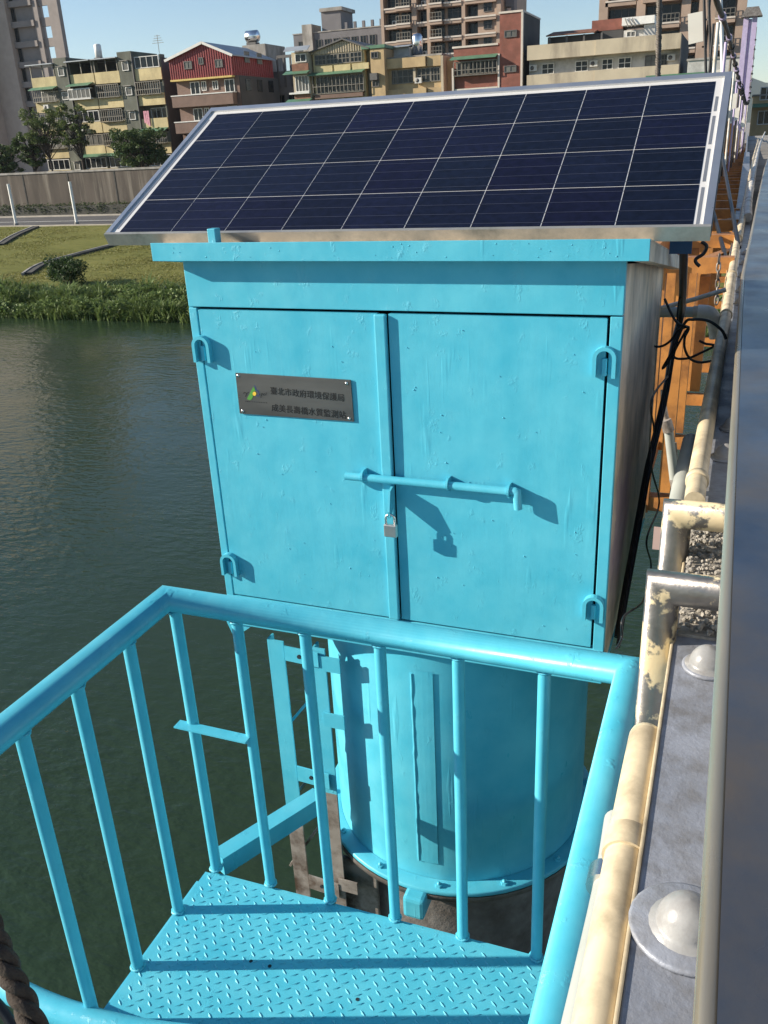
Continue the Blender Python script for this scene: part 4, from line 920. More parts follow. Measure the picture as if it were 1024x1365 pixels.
mb.build('fine_print', 'ink', npl)['kind'] = 'stuff'
# lid: cyan front, bare sloping sides
xl, xr, yf, yb = -.056, 1.153, -.05, 1.25
zt0, zb0, drop = .050, .006, .205
def lidz(y, z): return z-drop*(y-yf)/(yb-yf)
vs = [(xl, yf+.003, zt0-.001), (xr, yf+.003, zt0-.001), (xr, yb, lidz(yb, zt0)), (xl, yb, lidz(yb, zt0))]
lid = MB().add(vs+[Vector(v)-Vector((0, 0, .003)) for v in vs], [(0, 1, 2, 3), (7, 6, 5, 4), (0, 4, 5, 1), (1, 5, 6, 2), (2, 6, 7, 3), (3, 7, 4, 0)]).build('lid', 'galv', cb)
MB().bbox(xl, xr-.001, yf, yf+.0028, zb0, zt0, .001).build('lid_front', 'cyan', lid)
MB().box(xl, xr-.002, yf+.0029, -.0025, zb0, zb0+.003).build('lid_return', 'cyan', lid)
for x, nm in ((xl, 'cyan'), (xr-.003, 'galv')):
    k = [(x, yf+.003, zb0), (x, yb, lidz(yb, zb0+.006)), (x, yb, lidz(yb, zt0)-.0035), (x, yf+.003, zt0-.0045)]
    MB().add(k+[Vector(v)+Vector((.003, 0, 0)) for v in k], [(0, 1, 2, 3), (7, 6, 5, 4), (0, 4, 5, 1), (1, 5, 6, 2), (2, 6, 7, 3), (3, 7, 4, 0)]).build('lid_side', nm, lid)
k = [(xr-.04, yf+.004, zb0+.001), (xr-.004, yf+.004, zb0+.001), (xr-.004, yb, lidz(yb, zb0+.006)), (xr-.04, yb, lidz(yb, zb0+.006))]
MB().add(k+[Vector(v)+Vector((0, 0, .002)) for v in k], [(0, 1, 2, 3), (7, 6, 5, 4), (0, 4, 5, 1), (1, 5, 6, 2), (2, 6, 7, 3), (3, 7, 4, 0)]).build('lid_return', 'galv', lid)
p = pl(332, 858, 1, .05); MB().add([(p.x-.04, .004, ZB-.001), (p.x+.05, .004, ZB-.001), (p.x-.02, .004, ZB-.055), (p.x-.04, .010, ZB-.001), (p.x+.05, .010, ZB-.001), (p.x-.02, .010, ZB-.055)], [(0, 1, 2), (5, 4, 3), (0, 3, 4, 1), (1, 4, 5, 2), (2, 5, 3, 0)]).build('gusset', 'cyan', cb)
# runs of paint: small raised drips and pimples on the fronts
rnd = random.Random(3); mb = MB()
for i in range(44):
    if i < 18: x = rnd.choice((.62, .70, .76, .84, .40, .30, .19, 1.0))+rnd.gauss(0, .025); z = rnd.uniform(-.93, -.2)
    else: x = rnd.uniform(.05, 1.05); z = rnd.uniform(-.93, -.14)
    if .51 < x < .565: continue
    s_ = rnd.uniform(.0009, .0019); y0 = -.0045 if z < -.12 else -.002
    mb.lathe([(s_, .001), (s_*.9, -.0006), (s_*.5, -.0013), (0, -.0016)], (x, y0, z), 7, 'Y')
for i in range(26):
    s_ = rnd.uniform(.0009, .0018); x = rnd.uniform(-.03, 1.12); mb.lathe([(s_, .001), (s_*.9, -.0006), (0, -.0014)], (x, yf, rnd.uniform(zb0+.006, zt0-.006)), 7, 'Y')
mb.build('paint_drips', 'cyan', cb)['kind'] = 'stuff'

# ================================================================== SOLAR PANEL
TILT = .4695; O = Vector((-.1877, 0, .074)); ex = Vector((1, 0, 0)); ey = Vector((0, math.cos(TILT), math.sin(TILT))); ez = Vector((0, -math.sin(TILT), math.cos(TILT)))
def P3(u, v, n): return O+ex*u+ey*v+ez*n
def pbox(mb, u0, u1, v0, v1, n0, n1):
    return mb.add([P3(u, v, n) for n in (n0, n1) for v in (v0, v1) for u in (u0, u1)], [(0, 2, 3, 1), (4, 5, 7, 6), (0, 1, 5, 4), (1, 3, 7, 5), (3, 2, 6, 7), (2, 0, 4, 6)])
cw = .1575
sp_ = thing('solar_panel', 'dark blue solar panel in an aluminium frame tilted above the cyan cabinet', 'solar panel', P3(.71, .3, -.03))
u0, u1, v0, v1 = -.037, 1.452, -.011, .667
pbox(MB(), u0+.009, u1-.009, v0+.008, v1-.008, -.0075, -.0055).build('backsheet', 'backsheet', sp_)
for nm, a in (('frame_rail', (u0, u1, v0, v0+.009, -.034, -.0005)), ('frame_rail', (u0, u1, v1-.022, v1, -.034, -.0005)), ('frame_rail', (u0, u0+.013, v0+.0091, v1-.0221, -.034, -.0005)), ('frame_rail', (u1-.016, u1, v0+.0091, v1-.0221, -.034, -.0005))):
    o = pbox(MB(), *a).build(nm, 'alu' if a[3]-a[2] < .01 else 'alu_clean', sp_)
pbox(MB(), u1-.0005, u1+.0015, v0+.0095, v1-.0225, -.03, -.006).build('frame_groove', 'frame_dark', sp_)
g = .0012; src = None
for i in range(9):
    for j in range(4):
        org = P3(i*cw+cw/2, j*cw+cw/2, -.0055)
        if src is None: src = pbox(MB(), g, cw-g, g, cw-g, -.0054, -.0049).build('cell', 'cell', sp_, origin=org)
        else: inst(src, 'cell', org, sp_)
for j in range(4):
    for k in range(4):
        v = j*cw+cw*(k+.5)/4; pbox(MB(), .002, 9*cw-.002, v-.0006, v+.0006, -.0048, -.0046).build('busbar', 'busbar', sp_)
for a in ((.004, .145), (.168, .305), (.325, .455), (.478, .55)): pbox(MB(), 1.4215, 1.4275, a[0], a[1], -.0052, -.0048).build('edge_ribbon', 'ribbon', sp_)
pbox(MB(), -.016, -.011, .02, .60, -.0052, -.0048).build('edge_ribbon', 'ribbon', sp_)
# feet and struts that carry it
p = pl(283, 321, 1, -.045)
MB().bbox(p.x-.011, p.x+.011, -.046, -.02, .046, p.z+.028, .002).build('clip', 'cyan', sp_, label='cyan painted clip at the lower front edge')
for x in (.06, 1.08):
    mb = MB(); a = P3(x+.19, .05, -.036); b = P3(x+.19, .62, -.036); mb.bar(a, b, .035, .004, ez); mb.bar(a-ey*0, b, .004, .035, ez); mb.build('support_rail', 'cyan', sp_)
    MB().bar((x, .02, lidz(.02, zt0)), (x, .02, P3(0, .02, -.036).z), .03, .004, (0, 1, 0)).build('support_leg', 'cyan', sp_)
    MB().bar((x, .55, lidz(.55, zt0)), (x, .55, P3(0, .60, -.036).z-.01), .035, .004, (0, 1, 0)).build('support_leg', 'cyan', sp_)
p = pl(905, 335, 1, .28); MB().box(p.x-.02, p.x+.03, .25, .253, lidz(.25, zt0)-.02, P3(0, .25, -.04).z).build('support_plate', mat('blue painted plate', (.012, .06, .15), .5), sp_)

# ================================================================== PEDESTAL CYLINDER
cx, cy, rc = .577, .45, .431
pd = thing('steel_pedestal', 'cyan painted steel cylinder with bolted flange under the cabinet, rusty below', 'pedestal', (cx, cy, -9.6))
zf = -1.915
MB().lathe([(rc, zf), (rc, ZB-.006)], (cx, cy, 0), 64).build('shell', 'cyan', pd)
MB().lathe([(rc-.02, zf-.014), (rc+.048, zf-.014), (rc+.05, zf-.010), (rc+.05, zf+.001), (rc+.046, zf+.004), (rc+.001, zf+.004)], (cx, cy, 0), 64).build('flange', 'cyan', pd)
MB().lathe([(rc+.05, -.0), (rc+.05, -.02), (rc-.05, -.02)], (cx, cy, zf-.0145), 64).build('flange', 'rust', pd, label='unpainted lower flange')
MB().lathe([(rc-.03, zf-.035), (rc-.03, -9.6)], (cx, cy, 0), 40).build('lower_pipe', 'rust', pd)
for i in range(14):
    a = R_(200+i*26); x, y = cx+(rc+.027)*math.cos(a), cy+(rc+.027)*math.sin(a); mb = MB()
    mb.lathe([(.0115, 0), (.0115, .008), (0, .0085)], (x, y, zf+.004), 6, smooth=False); mb.lathe([(.006, .008), (.006, .013), (0, .014)], (x, y, zf+.004), 8); mb.build('flange_bolt', 'cyan', pd)
# welded cover strip on the front of the shell
def onshell(px, py):
    v = ray(px, py); ox, oy = CAM.x-cx, CAM.y-cy; A = v.x**2+v.y**2; B = ox*v.x+oy*v.y; C_ = ox*ox+oy*oy-rc*rc
    return CAM+v*((-B-math.sqrt(max(0, B*B-A*C_)))/A)
a1 = onshell(553, 1000); a2 = onshell(580, 1000); th1, th2 = math.atan2(a1.y-cy, a1.x-cx), math.atan2(a2.y-cy, a2.x-cx)
vs = []; fs = []
for i in range(5):
    th = th1+(th2-th1)*i/4
    for z in (zf+.07, ZB-.07): vs.append((cx+(rc+.003)*math.cos(th), cy+(rc+.003)*math.sin(th), z))
for i in range(4): fs.append((2*i, 2*i+1, 2*i+3, 2*i+2))
sm = MB().add(vs, fs).build('cover_strip', 'cyan', pd); mb = MB()
for th in (th1,):
    zz = [zf+.07+i*.02 for i in range(int((ZB-zf-.14)/.02)+1)]
    mb.tube([(cx+(rc+.001)*math.cos(th)+rnd.gauss(0, .0004), cy+(rc+.001)*math.sin(th)+rnd.gauss(0, .0004), z) for z in zz], .0055, 8, rr=[rnd.uniform(.0042, .0058)*(1 if th == th1 else .6) for _ in zz])
mb.build('weld_bead', 'cyan', sm)
# lug standing on the pipe below the flange
p = pl(553, 1203, 1, -.05); MB().bbox(p.x-.035, p.x+.035, p.y-.02, p.y+.09, p.z-.05, p.z+.03, .012).build('pipe_lug', 'cyan', pd)
# ================================================================== LATTICE BRACKET FRAME
lf = thing('lattice_frame', 'narrow angle iron ladder frame left of the pedestal, cyan above and bare below', 'frame', (.2, .2, -9.4))
zsp = -1.80
L1 = pl(368, 855, 1, .03); L2 = pl(426, 868, 1, .03)
def leg(x, y, zt, sx):
    zs = pl(394, 1078, 1, .05).z if sx > 0 else pl(438, 1050, 1, .05).z
    for a, b, m in ((zt, zs, 'cyan'), (zs, -9.4, 'steelgrey')):
        mb = MB(); wl = .050 if sx > 0 else .036; mb.box(x-.004, x+wl, y-.003, y+.003, b, a); mb.box(x-.006, x, y+.0035, y+.034, b, a); mb.build('leg', m, lf, label=None if m == 'cyan' else 'bare unpainted lower length')
leg(L1.x-.025, L1.y, L1.z+.004, 1); leg(L2.x-.018, L2.y, L2.z+.01, -1)
def rung(z, m, h=.05):
    a = Vector((L1.x+.03, L1.y-.006, z)); b = Vector((L2.x, L2.y-.012, z)); MB().bar(a, b, .005, h).build('rung', m, lf)
    c = a.lerp(b, .45); mb = MB(); mb.tube([c+Vector((0, -.007, 0)), c+Vector((0, .004, 0))], .007, 8); mb.build('bolt_hole', 'gap', lf)
rung(L1.z-.032, 'cyan'); rung(pl(398, 1023, 1, .05).z, 'cyan', .058); rung(pl(412, 1166, 1, .05).z, 'steelgrey', .06)
for pz, m in ((pl(448, 880, 1, .05).z, 'cyan'), (pl(445, 953, 1, .05).z, 'cyan'), (pl(445, 1167, 1, .05).z, 'steelgrey')):
    MB().bar((L2.x-.0, L2.y-.008, pz), (L2.x+.068, L2.y-.008, pz), .006, .05).build('tie_plate', m, lf)
def brace(a, b, m, y=.06): MB().bar(pl(*a, 1, y), pl(*b, 1, y+.004), .018, .008).build('brace', m, lf)
brace((374, 978), (424, 920), 'cyan'); brace((384, 1070), (432, 1015), 'steelgrey'); brace((388, 1152), (440, 1082), 'steelgrey')
for dz in (.0, -.9): 
    MB().bar((L1.x+.02, L1.y+.03, -2.6+dz), (L2.x, L2.y, -2.6+dz), .006, .05).build('rung', 'steelgrey', lf); MB().bar((L1.x+.02, L1.y+.03, -3.3+dz), (L2.x, L2.y, -2.7+dz), .02, .006).build('brace', 'steelgrey', lf)
MB().bbox(.25, .40, .06, .075, -9.3, zf-.05, .004).build('guide_channel', 'steelgrey', lf)

# ================================================================== ACCESS PLATFORM
YR = -.45; ZR = -.722; ZFL = -1.565; XL = .128; XR_ = 1.205; YN = -3.0
pf = thing('access_platform', 'cyan steel access platform with checker plate floor and tube railing before the cabinet', 'platform', (.65, -.9, ZFL))
fx0 = .125; fx1 = 1.20
MB().add([(fx0, YR-.02, ZFL), (1.03+.17, YR+.0, ZFL), (fx1, YN, ZFL), (fx0, YN, ZFL)]+[(fx0, YR-.02, ZFL-.006), (1.2, YR, ZFL-.006), (fx1, YN, ZFL-.006), (fx0, YN, ZFL-.006)], [(0, 3, 2, 1), (4, 5, 6, 7), (0, 1, 5, 4), (1, 2, 6, 5), (2, 3, 7, 6), (3, 0, 4, 7)]).build('floor_plate', 'cyan', pf)
mb = MB(); st = .0275; row = 0; y = YR-.035
while y > -1.9:
    x = fx0+.02+(st/2 if row % 2 else 0)
    while x < fx1-.02:
        a = R_(38) if (row+int((x-fx0)/st)) % 2 else R_(-38); L, wd = .0105, .0032; ca, sa = math.cos(a), math.sin(a)
        pts = [(-L, 0, 0), (0, -wd, 0), (L, 0, 0), (0, wd, 0), (-L*.45, 0, .0019), (L*.45, 0, .0019)]
        mb.add([(x+px_*ca-py_*sa, y+px_*sa+py_*ca, ZFL+.0002+pz_) for px_, py_, pz_ in pts], [(0, 1, 4), (1, 5, 4), (1, 2, 5), (2, 3, 5), (3, 4, 5), (3, 0, 4)])
        x += st
    y -= st*.72; row += 1
mb.build('checker_lugs', 'cyan', pf)['kind'] = 'stuff'
mb = MB(); mb.tube([(0, 0, 0)]*0 or [(fx1-.3, -.62, ZFL+.0005), (fx1-.3, -.62, ZFL+.001)], .006, 8)
for q in ((816/1024*420, 1060+540/1024*420), (877/1024*420, 1060+556/1024*420), (400+178*.4297, 1060+634*.4297)):
    p = pl(*q, 2, ZFL); MB().tube([(p.x, p.y, ZFL+.0006), (p.x, p.y, ZFL+.0012)], .0045, 10).build('floor_hole', 'gap', pf)
for a, b in (((fx0+.012, YR-.03), (fx1-.01, YR-.01)), ((fx0+.012, YR-.05), (fx0+.012, YN))):
    MB().bar((a[0], a[1], ZFL-.035), (b[0], b[1], ZFL-.035), .045, .055).build('floor_bearer', 'cyan', pf)
# top rails: left, front, right (mitred tube)
rt_ = .030
MB().tube([(XL, YN, ZR), (XL, YR, ZR), (XR_, YR, ZR), (XR_, YN, ZR)], rt_, 28).build('top_rail', 'cyan', pf)
fb = []
for (tx, ty), (bx, by) in (((314, 835), (360, 1175)), ((402, 850), (440, 1200)), ((501, 866), (527, 1228)), ((605, 884), (617, 1255)), ((714, 902), (715, 1282))):
    p = pl(bx, by-6, 1, YR); fb.append(p.x); 
def weld(mb, x, y, z, r0, up=1):
    n = 22; ring = []
    pts = [(x+(r0+.001)*math.cos(t), y+(r0+.001)*math.sin(t), z+up*rnd.uniform(.0005, .003)) for t in [k*2*math.pi/n for k in range(n+1)]]
    mb.tube(pts, .003, 6, rr=[rnd.uniform(.0022, .0046) for _ in pts], caps=False)
def baluster(x, y, r0):
    mb = MB(); mb.tube([(x, y, ZFL), (x+rnd.gauss(0, .0008), y, (ZFL+ZR)/2), (x, y, ZR-.012)], r0, 18)
    weld(mb, x, y, ZFL+.001, r0); weld(mb, x, y, ZR-.0285, r0, -1); return mb.build('baluster', 'cyan', pf)
for i, x in enumerate([XL+.02]+fb): baluster(x, YR, .0135 if i else .0145)
for bx, by in ((237, 1212), (182, 1283), (122, 1348)):
    p = pl(bx, by-5, 0, XL); baluster(XL, p.y, .0145)
MB().tube([(XL, -1.25, ZFL), (XL, -1.25, ZR-.012)], .0145, 16).build('baluster', 'cyan', pf)
for yy in (-.62, -.82, -1.02, -1.22): MB().tube([(XR_, yy, ZFL), (XR_, yy, ZR-.012)], .0135, 12).build('baluster', 'cyan', pf)
a = pl(236, 965, 1, YR-.02); b = pl(331, 986, 1, YR-.02); mb = MB(); mb.bar(a, b, .030, .004); mb.bar(a+Vector((.01, .012, -.012)), b+Vector((0, .012, -.012)), .004, .022); mb.build('cross_strap', 'cyan', pf)
pts = smoothpts([(-.25, -.93, ZFL+.02)]+[tuple(pl(*k, 2, ZFL+.045)) for k in ((-30, 1290), (20, 1322), (90, 1352), (190, 1378), (330, 1392), (520, 1400))], 8)
MB().tube(pts, .030, 20).build('kick_rail', 'cyan', pf)
a = pl(292, 1150, 2, ZFL-.012); b = pl(425, 1066, 2, ZFL-.012); MB().bar(a, b, .05, .06).build('outrigger_beam', 'cyan', pf); 
MB().bar((fx1-.03, YR+.01, ZFL-.05), (fx1-.03, .2, ZFL-.05), .05, .06).build('outrigger_beam', 'cyan', pf)

# ================================================================== FOOTBRIDGE (edge of the deck)
br = thing('footbridge_edge', 'steel edge of the footbridge with grey flange, domed caps and dark stainless cover plate', 'bridge', (1.5, 0, -.6))
ZP = -.20
edge = [(1.352, -2.6), (1.352, -1.0), (1.3525, 0.0), (1.354, .75)]+[(pl(px, py, 2, ZP).x, pl(px, py, 2, ZP).y) for px, py in ((995, 365), (1000, 338), (1005.5, 309), (1013, 265), (1021, 223), (1030, 195), (1040, 178))]
vs = []; fs = []
for i, (x, y) in enumerate(edge): vs += [(x-.004, y, ZP-.0005), (x+1.6, y, ZP)]
for i in range(len(edge)-1): fs.append((2*i, 2*i+1, 2*i+3, 2*i+2))
MB().add(vs, fs).build('cover_plate', 'plate', br)
MB().tube([(x-.007, y, ZP-.0115) for x, y in edge], .0092, 16).build('plate_lip', 'lip', br)
MB().add([(x+.045, y, ZP-.002) for x, y in edge]+[(x+.045, y, -.55) for x, y in edge], [(i, i+1, i+1+len(edge), i+len(edge)) for i in range(len(edge)-1)]).build('plate_skirt', 'flange', br)
ZG = -.405
MB().bbox(1.2885, 1.395, -2.6, 22, ZG-.012, ZG, .002).build('flange', 'flange', br)
MB().bbox(1.2845, 1.2885, -2.6, 22, ZG-.03, ZG+.003, .0015).build('flange_edge', 'cream', br)
MB().box(1.30, 1.34, -2.6, 60, -1.0, ZG-.0125).build('girder_web', 'flange', br)
MB().box(1.34, 3.2, -2.6, 60, -.62, -.58).build('deck', 'bare_concrete', br)
def cap(px, py, r=.021, disc=False):
    p = pl(px, py, 2, ZG+.012); c = Vector((p.x, p.y, ZG)); mb = MB()
    prof_ = [(r*1.25, .0), (r*1.22, .006)]+[(r*math.cos(t)*1.0, .006+r*1.12*math.sin(t)) for t in [i*math.pi/2/7 for i in range(8)]]
    mb.lathe(prof_, c, 22); o = mb.build('domed_cap', 'dome', br)
    k = 1.85 if disc else 1.35
    MB().lathe([(0, .0004), (r*k, .0004), (r*k, .004), (r*k-.003, .0055), (0, .0055)], c, 26).build('cap_washer', 'flange', o)
cap(917, 1226, .0275, True); cap(944, 880, .024)
for px, py in ((968, 604), (979, 566), (989, 402), (991, 385), (993, 366), (995, 349), (997, 336)): cap(px, py, .024)
# stainless loops that stick out under the cover plate, streaked with cream paint
def loop(x, y, ztop, r, zbot, lab):
    pts = [(1.60, y, ztop), (x, y, ztop), (x, y, zbot)]
    MB().tube(pts, r, 26).build('pipe_loop', 'cream_flake', br, label=lab)
xlp = 1.268
p1 = pl(887, 783, 2, -.325); p2 = pl(905, 685, 2, -.325)
loop(xlp, p1.y, p1.z, .0235, -1.3, 'nearer mitred steel pipe loop'); loop(xlp+.001, p2.y, p2.z, .0235, -1.3, 'farther mitred steel pipe loop')
# mortar lumps between the loops
mb = MB(); rg = random.Random(5)
def lump(c, r):
    bm = bmesh.new(); bmesh.ops.create_icosphere(bm, subdivisions=1, radius=r)
    for v_ in bm.verts: v_.co *= rg.uniform(.7, 1.25)
    mb.bm(bm, Matrix.Translation(c), False)
yA0, yA1 = pl(940, 846, 2, ZG+.008).y, pl(940, 700, 2, ZG+.008).y
for i in range(1300):
    y = rg.uniform(yA0, yA1); x = rg.uniform(xlp+.024, 1.392); k = noise.noise(Vector((x*90, y*90, 0)))
    if k < -.12: continue
    lump(Vector((x, y, ZG+.008+.010*k+rg.uniform(-.002, .003))), rg.uniform(.0018, .0046))
mb.box(xlp+.024, 1.392, yA0, yA1, ZG-.01, ZG+.004); mb.build('mortar_patch', 'grout', br)['kind'] = 'stuff'
t_ = pl(843, 0, 0, 1) if False else None
p = pl(880, 716, 0, xlp-.03); MB().box(p.x-.012, p.x+.004, p.y-.002, p.y+.0, p.z-.025, p.z+.02).build('pipe_tag', mat('faded tag', (.42, .30, .27), .8), br)
# conduits
def conduit(name, label, pts, r, m, bands=(), grp=None):
    t = thing(name, label, 'conduit', pts[0], grp); pts = [Vector(p) for p in pts]; MB().tube(smoothpts(pts, 5), r, 20).build('pipe', m, t)
    for f in bands:
        k = f*(len(pts)-1); i = min(int(k), len(pts)-2); c = pts[i].lerp(pts[i+1], k-i); d = (pts[i+1]-pts[i]).normalized()
        MB().tube([c-d*.011, c-d*.0105, c+d*.0105, c+d*.011], r+.003, 20, rr=[r+.001, r+.0035, r+.0035, r+.001]).build('saddle_clip', m, t)
    return t
ZC = -.425
cp = [pl(*k, 2, ZC) for k in ((782, 1400), (814, 1240), (843, 1120), (859, 1010))]
xm_ = sum(k.x for k in cp)/4; yend = pl(862, 985, 2, ZC).y
t = conduit('cable_conduit', 'cream painted conduit nearest the camera, beside the cyan right handrail', [(xm_, -2.3, ZC), (xm_, -1.6, ZC), (xm_, -1.2, ZC), (xm_+.001, yend, ZC)], .0205, 'cream')
pc = pl(836, 1130, 2, ZC).y; MB().tube([(xm_, pc-.016, ZC), (xm_, pc+.016, ZC)], .0235, 22).build('saddle_clip', 'cream', t); MB().bbox(xm_+.015, xm_+.028, pc-.012, pc+.012, ZC-.022, ZC+.004, .003).build('saddle_foot', 'cream', t)
MB().lathe([(.0205, 0), (.019, .007), (.0125, .012), (0, .014)], (xm_+.001, yend, ZC), 20, 'Y').build('end_cap', 'cream', t)
far = [pl(*k, 2, -.375) for k in ((926, 668), (931, 630), (942, 565), (955, 490), (968, 420), (976, 365), (983, 320), (988, 296), (999, 279))]
t = conduit('cable_conduit', 'cream conduit running on past the pipe loops into the cabinet shadow', far, .0185, 'cream', (.09, .5, .62))
far2 = [pl(*k, 2, -.36) for k in ((997, 290), (998, 268), (1003, 240), (1008, 215), (1014, 190), (1020, 176))]
conduit('cable_conduit', 'far whitish conduit wrapped with tape, beyond the bend', far2, .03, 'pvc_white', (.2, .3, .4, .55, .7, .85))
wr = [pl(*k, 2, -.37) for k in ((985, 318), (990, 292), (994, 268), (1001, 230), (1006, 205), (1012, 183))]
conduit('cable_conduit', 'thinner cream conduit left of the tape wrapped one, running to the far bank', wr, .021, 'cream', (.3, .7))
pz = -.50
gp = [pl(*k, 2, pz) for k in ((770, 1390), (812, 1190), (826, 1095))]
conduit('drain_conduit', 'grey pipe tucked between the cyan handrail and the near cream conduit', gp, .018, 'pvc', ())
p = pl(808, 1174, 2, pz); MB().tube([p-Vector((0, .012, 0)), p+Vector((0, .012, 0))], .0205, 18).build('pipe_clamp', 'steel_bright'); tag(bpy.data.objects['pipe_clamp'], 'shiny steel clamp band round the grey pipe at lower right', 'clamp')
gp = [pl(*k, 2, pz) for k in ((903, 680), (910, 640), (921, 588))]
conduit('drain_conduit', 'grey green pipe stub left of the cream conduit, behind the pipe loops', gp, .021, 'pvc', ())

# ================================================================== ORANGE SIDE TRUSS
ot = thing('orange_side_truss', 'ochre orange steel side truss of the footbridge running away to the far bank', 'bridge truss', (1.1, 3, -1.7))
xo, xi = .935, 1.285
def ztop(y): return -.335-.016*max(0, y-3)
ys = []; y = 2.75
while y < 62: ys.append(y); y += 1.12
srcs = {}
def opart(nm, c, dims, key):
    if key in srcs: return inst(srcs[key], nm, c, ot)
    a, b, h_ = dims; o = MB().box(c[0]-a/2, c[0]+a/2, c[1]-b/2, c[1]+b/2, c[2]-h_/2, c[2]+h_/2).build(nm, 'orange', ot, origin=Vector(c)); srcs[key] = o; return o
for i, y in enumerate(ys):
    z = ztop(y)
    opart('post', (xo+.03, y, z-.70), (.075, .10, 1.36), 'p'); opart('post', (xo+.145, y+.02, z-.66), (.06, .10, 1.2), 'p2')
    if i % 2 == 0: opart('post', (xi-.10, y+.15, z-.42), (.05, .08, .6), 'p3')
    opart('cross_beam', ((xo+xi)/2+.03, y, z-.045), (xi-xo, .07, .075), 'b')
    if i % 2 == 1: opart('cross_beam', ((xo+xi)/2+.03, y+.3, z-.06), (xi-xo, .05, .06), 'b2')
    opart('bottom_beam', ((xo+xi)/2, y, z-1.33), (xi-xo, .08, .08), 'bb')
    if i < len(ys)-1 and i % 2 == 0: MB().bar((xo+.2, y+.05, z-.06), (xi, y+.87, z-.10), .05, .05).build('diagonal', 'orange', ot)
def seg(nm, x, dz, w_, h_):
    a = Vector((x, ys[0]-.1, ztop(ys[0])+dz)); b = Vector((x, 3, ztop(3)+dz)); c = Vector((x, ys[-1], ztop(ys[-1])+dz)); mb = MB(); mb.bar(a, b, w_, h_); mb.bar(b, c, w_, h_); return mb.build(nm, 'orange', ot)
a = Vector((xo-.03, 4.3, ztop(4.3)+.06)); b = Vector((xo-.03, ys[-1], ztop(ys[-1])+.06)); MB().bar(a, b, .03, .42).build('side_girder', 'orange', ot)
seg('top_chord', xo-.02, -.05, .05, .14); seg('bottom_chord', xo, -1.36, .06, .08); seg('bottom_chord', xi, -1.36, .06, .08); seg('inner_chord', xi+.02, -.15, .05, .1)
# pipes under the truss / walkway slats seen below
mb = MB()
for i in range(40): mb.box(xo-.3, xo-.08, 6+i*.5, 6.3+i*.5, ztop(6+i*.5)-.75, ztop(6+i*.5)-.72)
mb.build('slat_deck', 'steelgrey', ot)['kind'] = 'stuff'
# white railing standing on the far part of the truss
wrl = thing('white_side_railing', 'white slatted railing along the top of the orange truss far away', 'railing', (xo, 12, ztop(12)))
for k in range(16):
    y0 = 9+k*3.2; z = ztop(y0+1.5)+.29; mb = MB(); n = 9
    for i in range(n): yy = y0+i*2.9/(n-1); mb.box(xo-.1, xo-.06, yy-.03, yy+.03, z, z+.62)
    mb.box(xo-.105, xo-.055, y0-.03, y0+2.93, z+.58, z+.64); mb.box(xo-.105, xo-.055, y0-.03, y0+2.93, z+.06, z+.1); mb.build('rail_panel', 'whitepaint', wrl)
    opart('post', (xo-.04, y0-.15, z+.25), (.13, .2, .7), 'rp')
# guy rods
for a, b, lb in (((958, 180, 9.0), (985, 330, 3.4), 'upper dark rod slanting in front of the orange truss'), ((949, 275, 5.2), (968, 345, 3.2), 'lower dark rod slanting by the corner of the solar panel')):
    o = MB().tube([pl(a[0], a[1], 1, a[2]), pl(b[0], b[1], 1, b[2])], .013, 8).build('guy_rod', 'cable_black'); tag(o, lb, 'rod')

# suspension cable, hangers, tower
xc_ = 1.15
cab = [pl(*k, 1, Y_) for k, Y_ in (((947, -40), 3.0), ((955, 0), 3.6), ((963, 22), 4.6), ((972, 50), 6.5), ((980, 85), 9.5), ((987, 115), 14), ((991, 130), 20), ((995, 138), 29), ((999, 130), 39), ((1004, 85), 50), ((1009, 36), 59.7))]
sc_ = thing('suspension_cable', 'dark main suspension cable with lilac clamps, sagging toward the lilac tower', 'cable', (1.1, .6, .6))
cs = smoothpts(cab, 8); MB().tube(cs, .016, 12).build('cable', 'rope', sc_)
def cable_at(y):
    for a, b in zip(cs[:-1], cs[1:]):
        if a.y <= y <= b.y: return a.lerp(b, (y-a.y)/max(1e-6, b.y-a.y))
    return cs[-1]
y = 7.5
while y < 58:
    c = cable_at(y); d = (cable_at(y+.2)-c).normalized(); MB().tube([c-d*.04, c+d*.04], .03 if y < 14 else .05, 8).build('cable_band', 'cable_black', sc_); y += .8+y*.03
y = 4.6; i = 0
while y < 56:
    c = cable_at(y); d = (cable_at(y+.2)-c).normalized()
    cl = MB().tube([c-d*.07, c+d*.07], .024 if y < 9 else .03, 12).build('clamp', 'purple', sc_)
    z2 = ztop(y)+.1
    MB().tube([c+Vector((-.02, 0, -.03)), Vector((c.x-.02, y, z2))], .012, 6).build('hanger', ('pvc_white', 'purple', 'rope')[i % 3], cl)
    if i % 3 == 0: MB().tube([c+Vector((-.05, .05, -.03)), Vector((c.x-.05, y+.05, z2))], .008, 6).build('hanger', 'cable_black', cl)
    y += 1.9 if y < 14 else 3.4; i += 1
Yt_ = 60; tl = pl(985, 186, 1, Yt_); tr_ = pl(1011, 22, 1, Yt_)
pt = thing('lilac_bridge_tower', 'slender lilac bridge tower at the far end with a dark cap', 'tower', (tl.x, Yt_, -9.2))
for dx in (-.27, .2): MB().box(tl.x+dx-.14, tl.x+dx+.14, Yt_-.25, Yt_+.25, -9.2, tr_.z).build('tower_leg', 'purple', pt)
MB().box(tl.x-.12, tl.x+.05, Yt_-.1, Yt_+.1, -9.2, tr_.z-.1).build('tower_web', 'purple', pt)
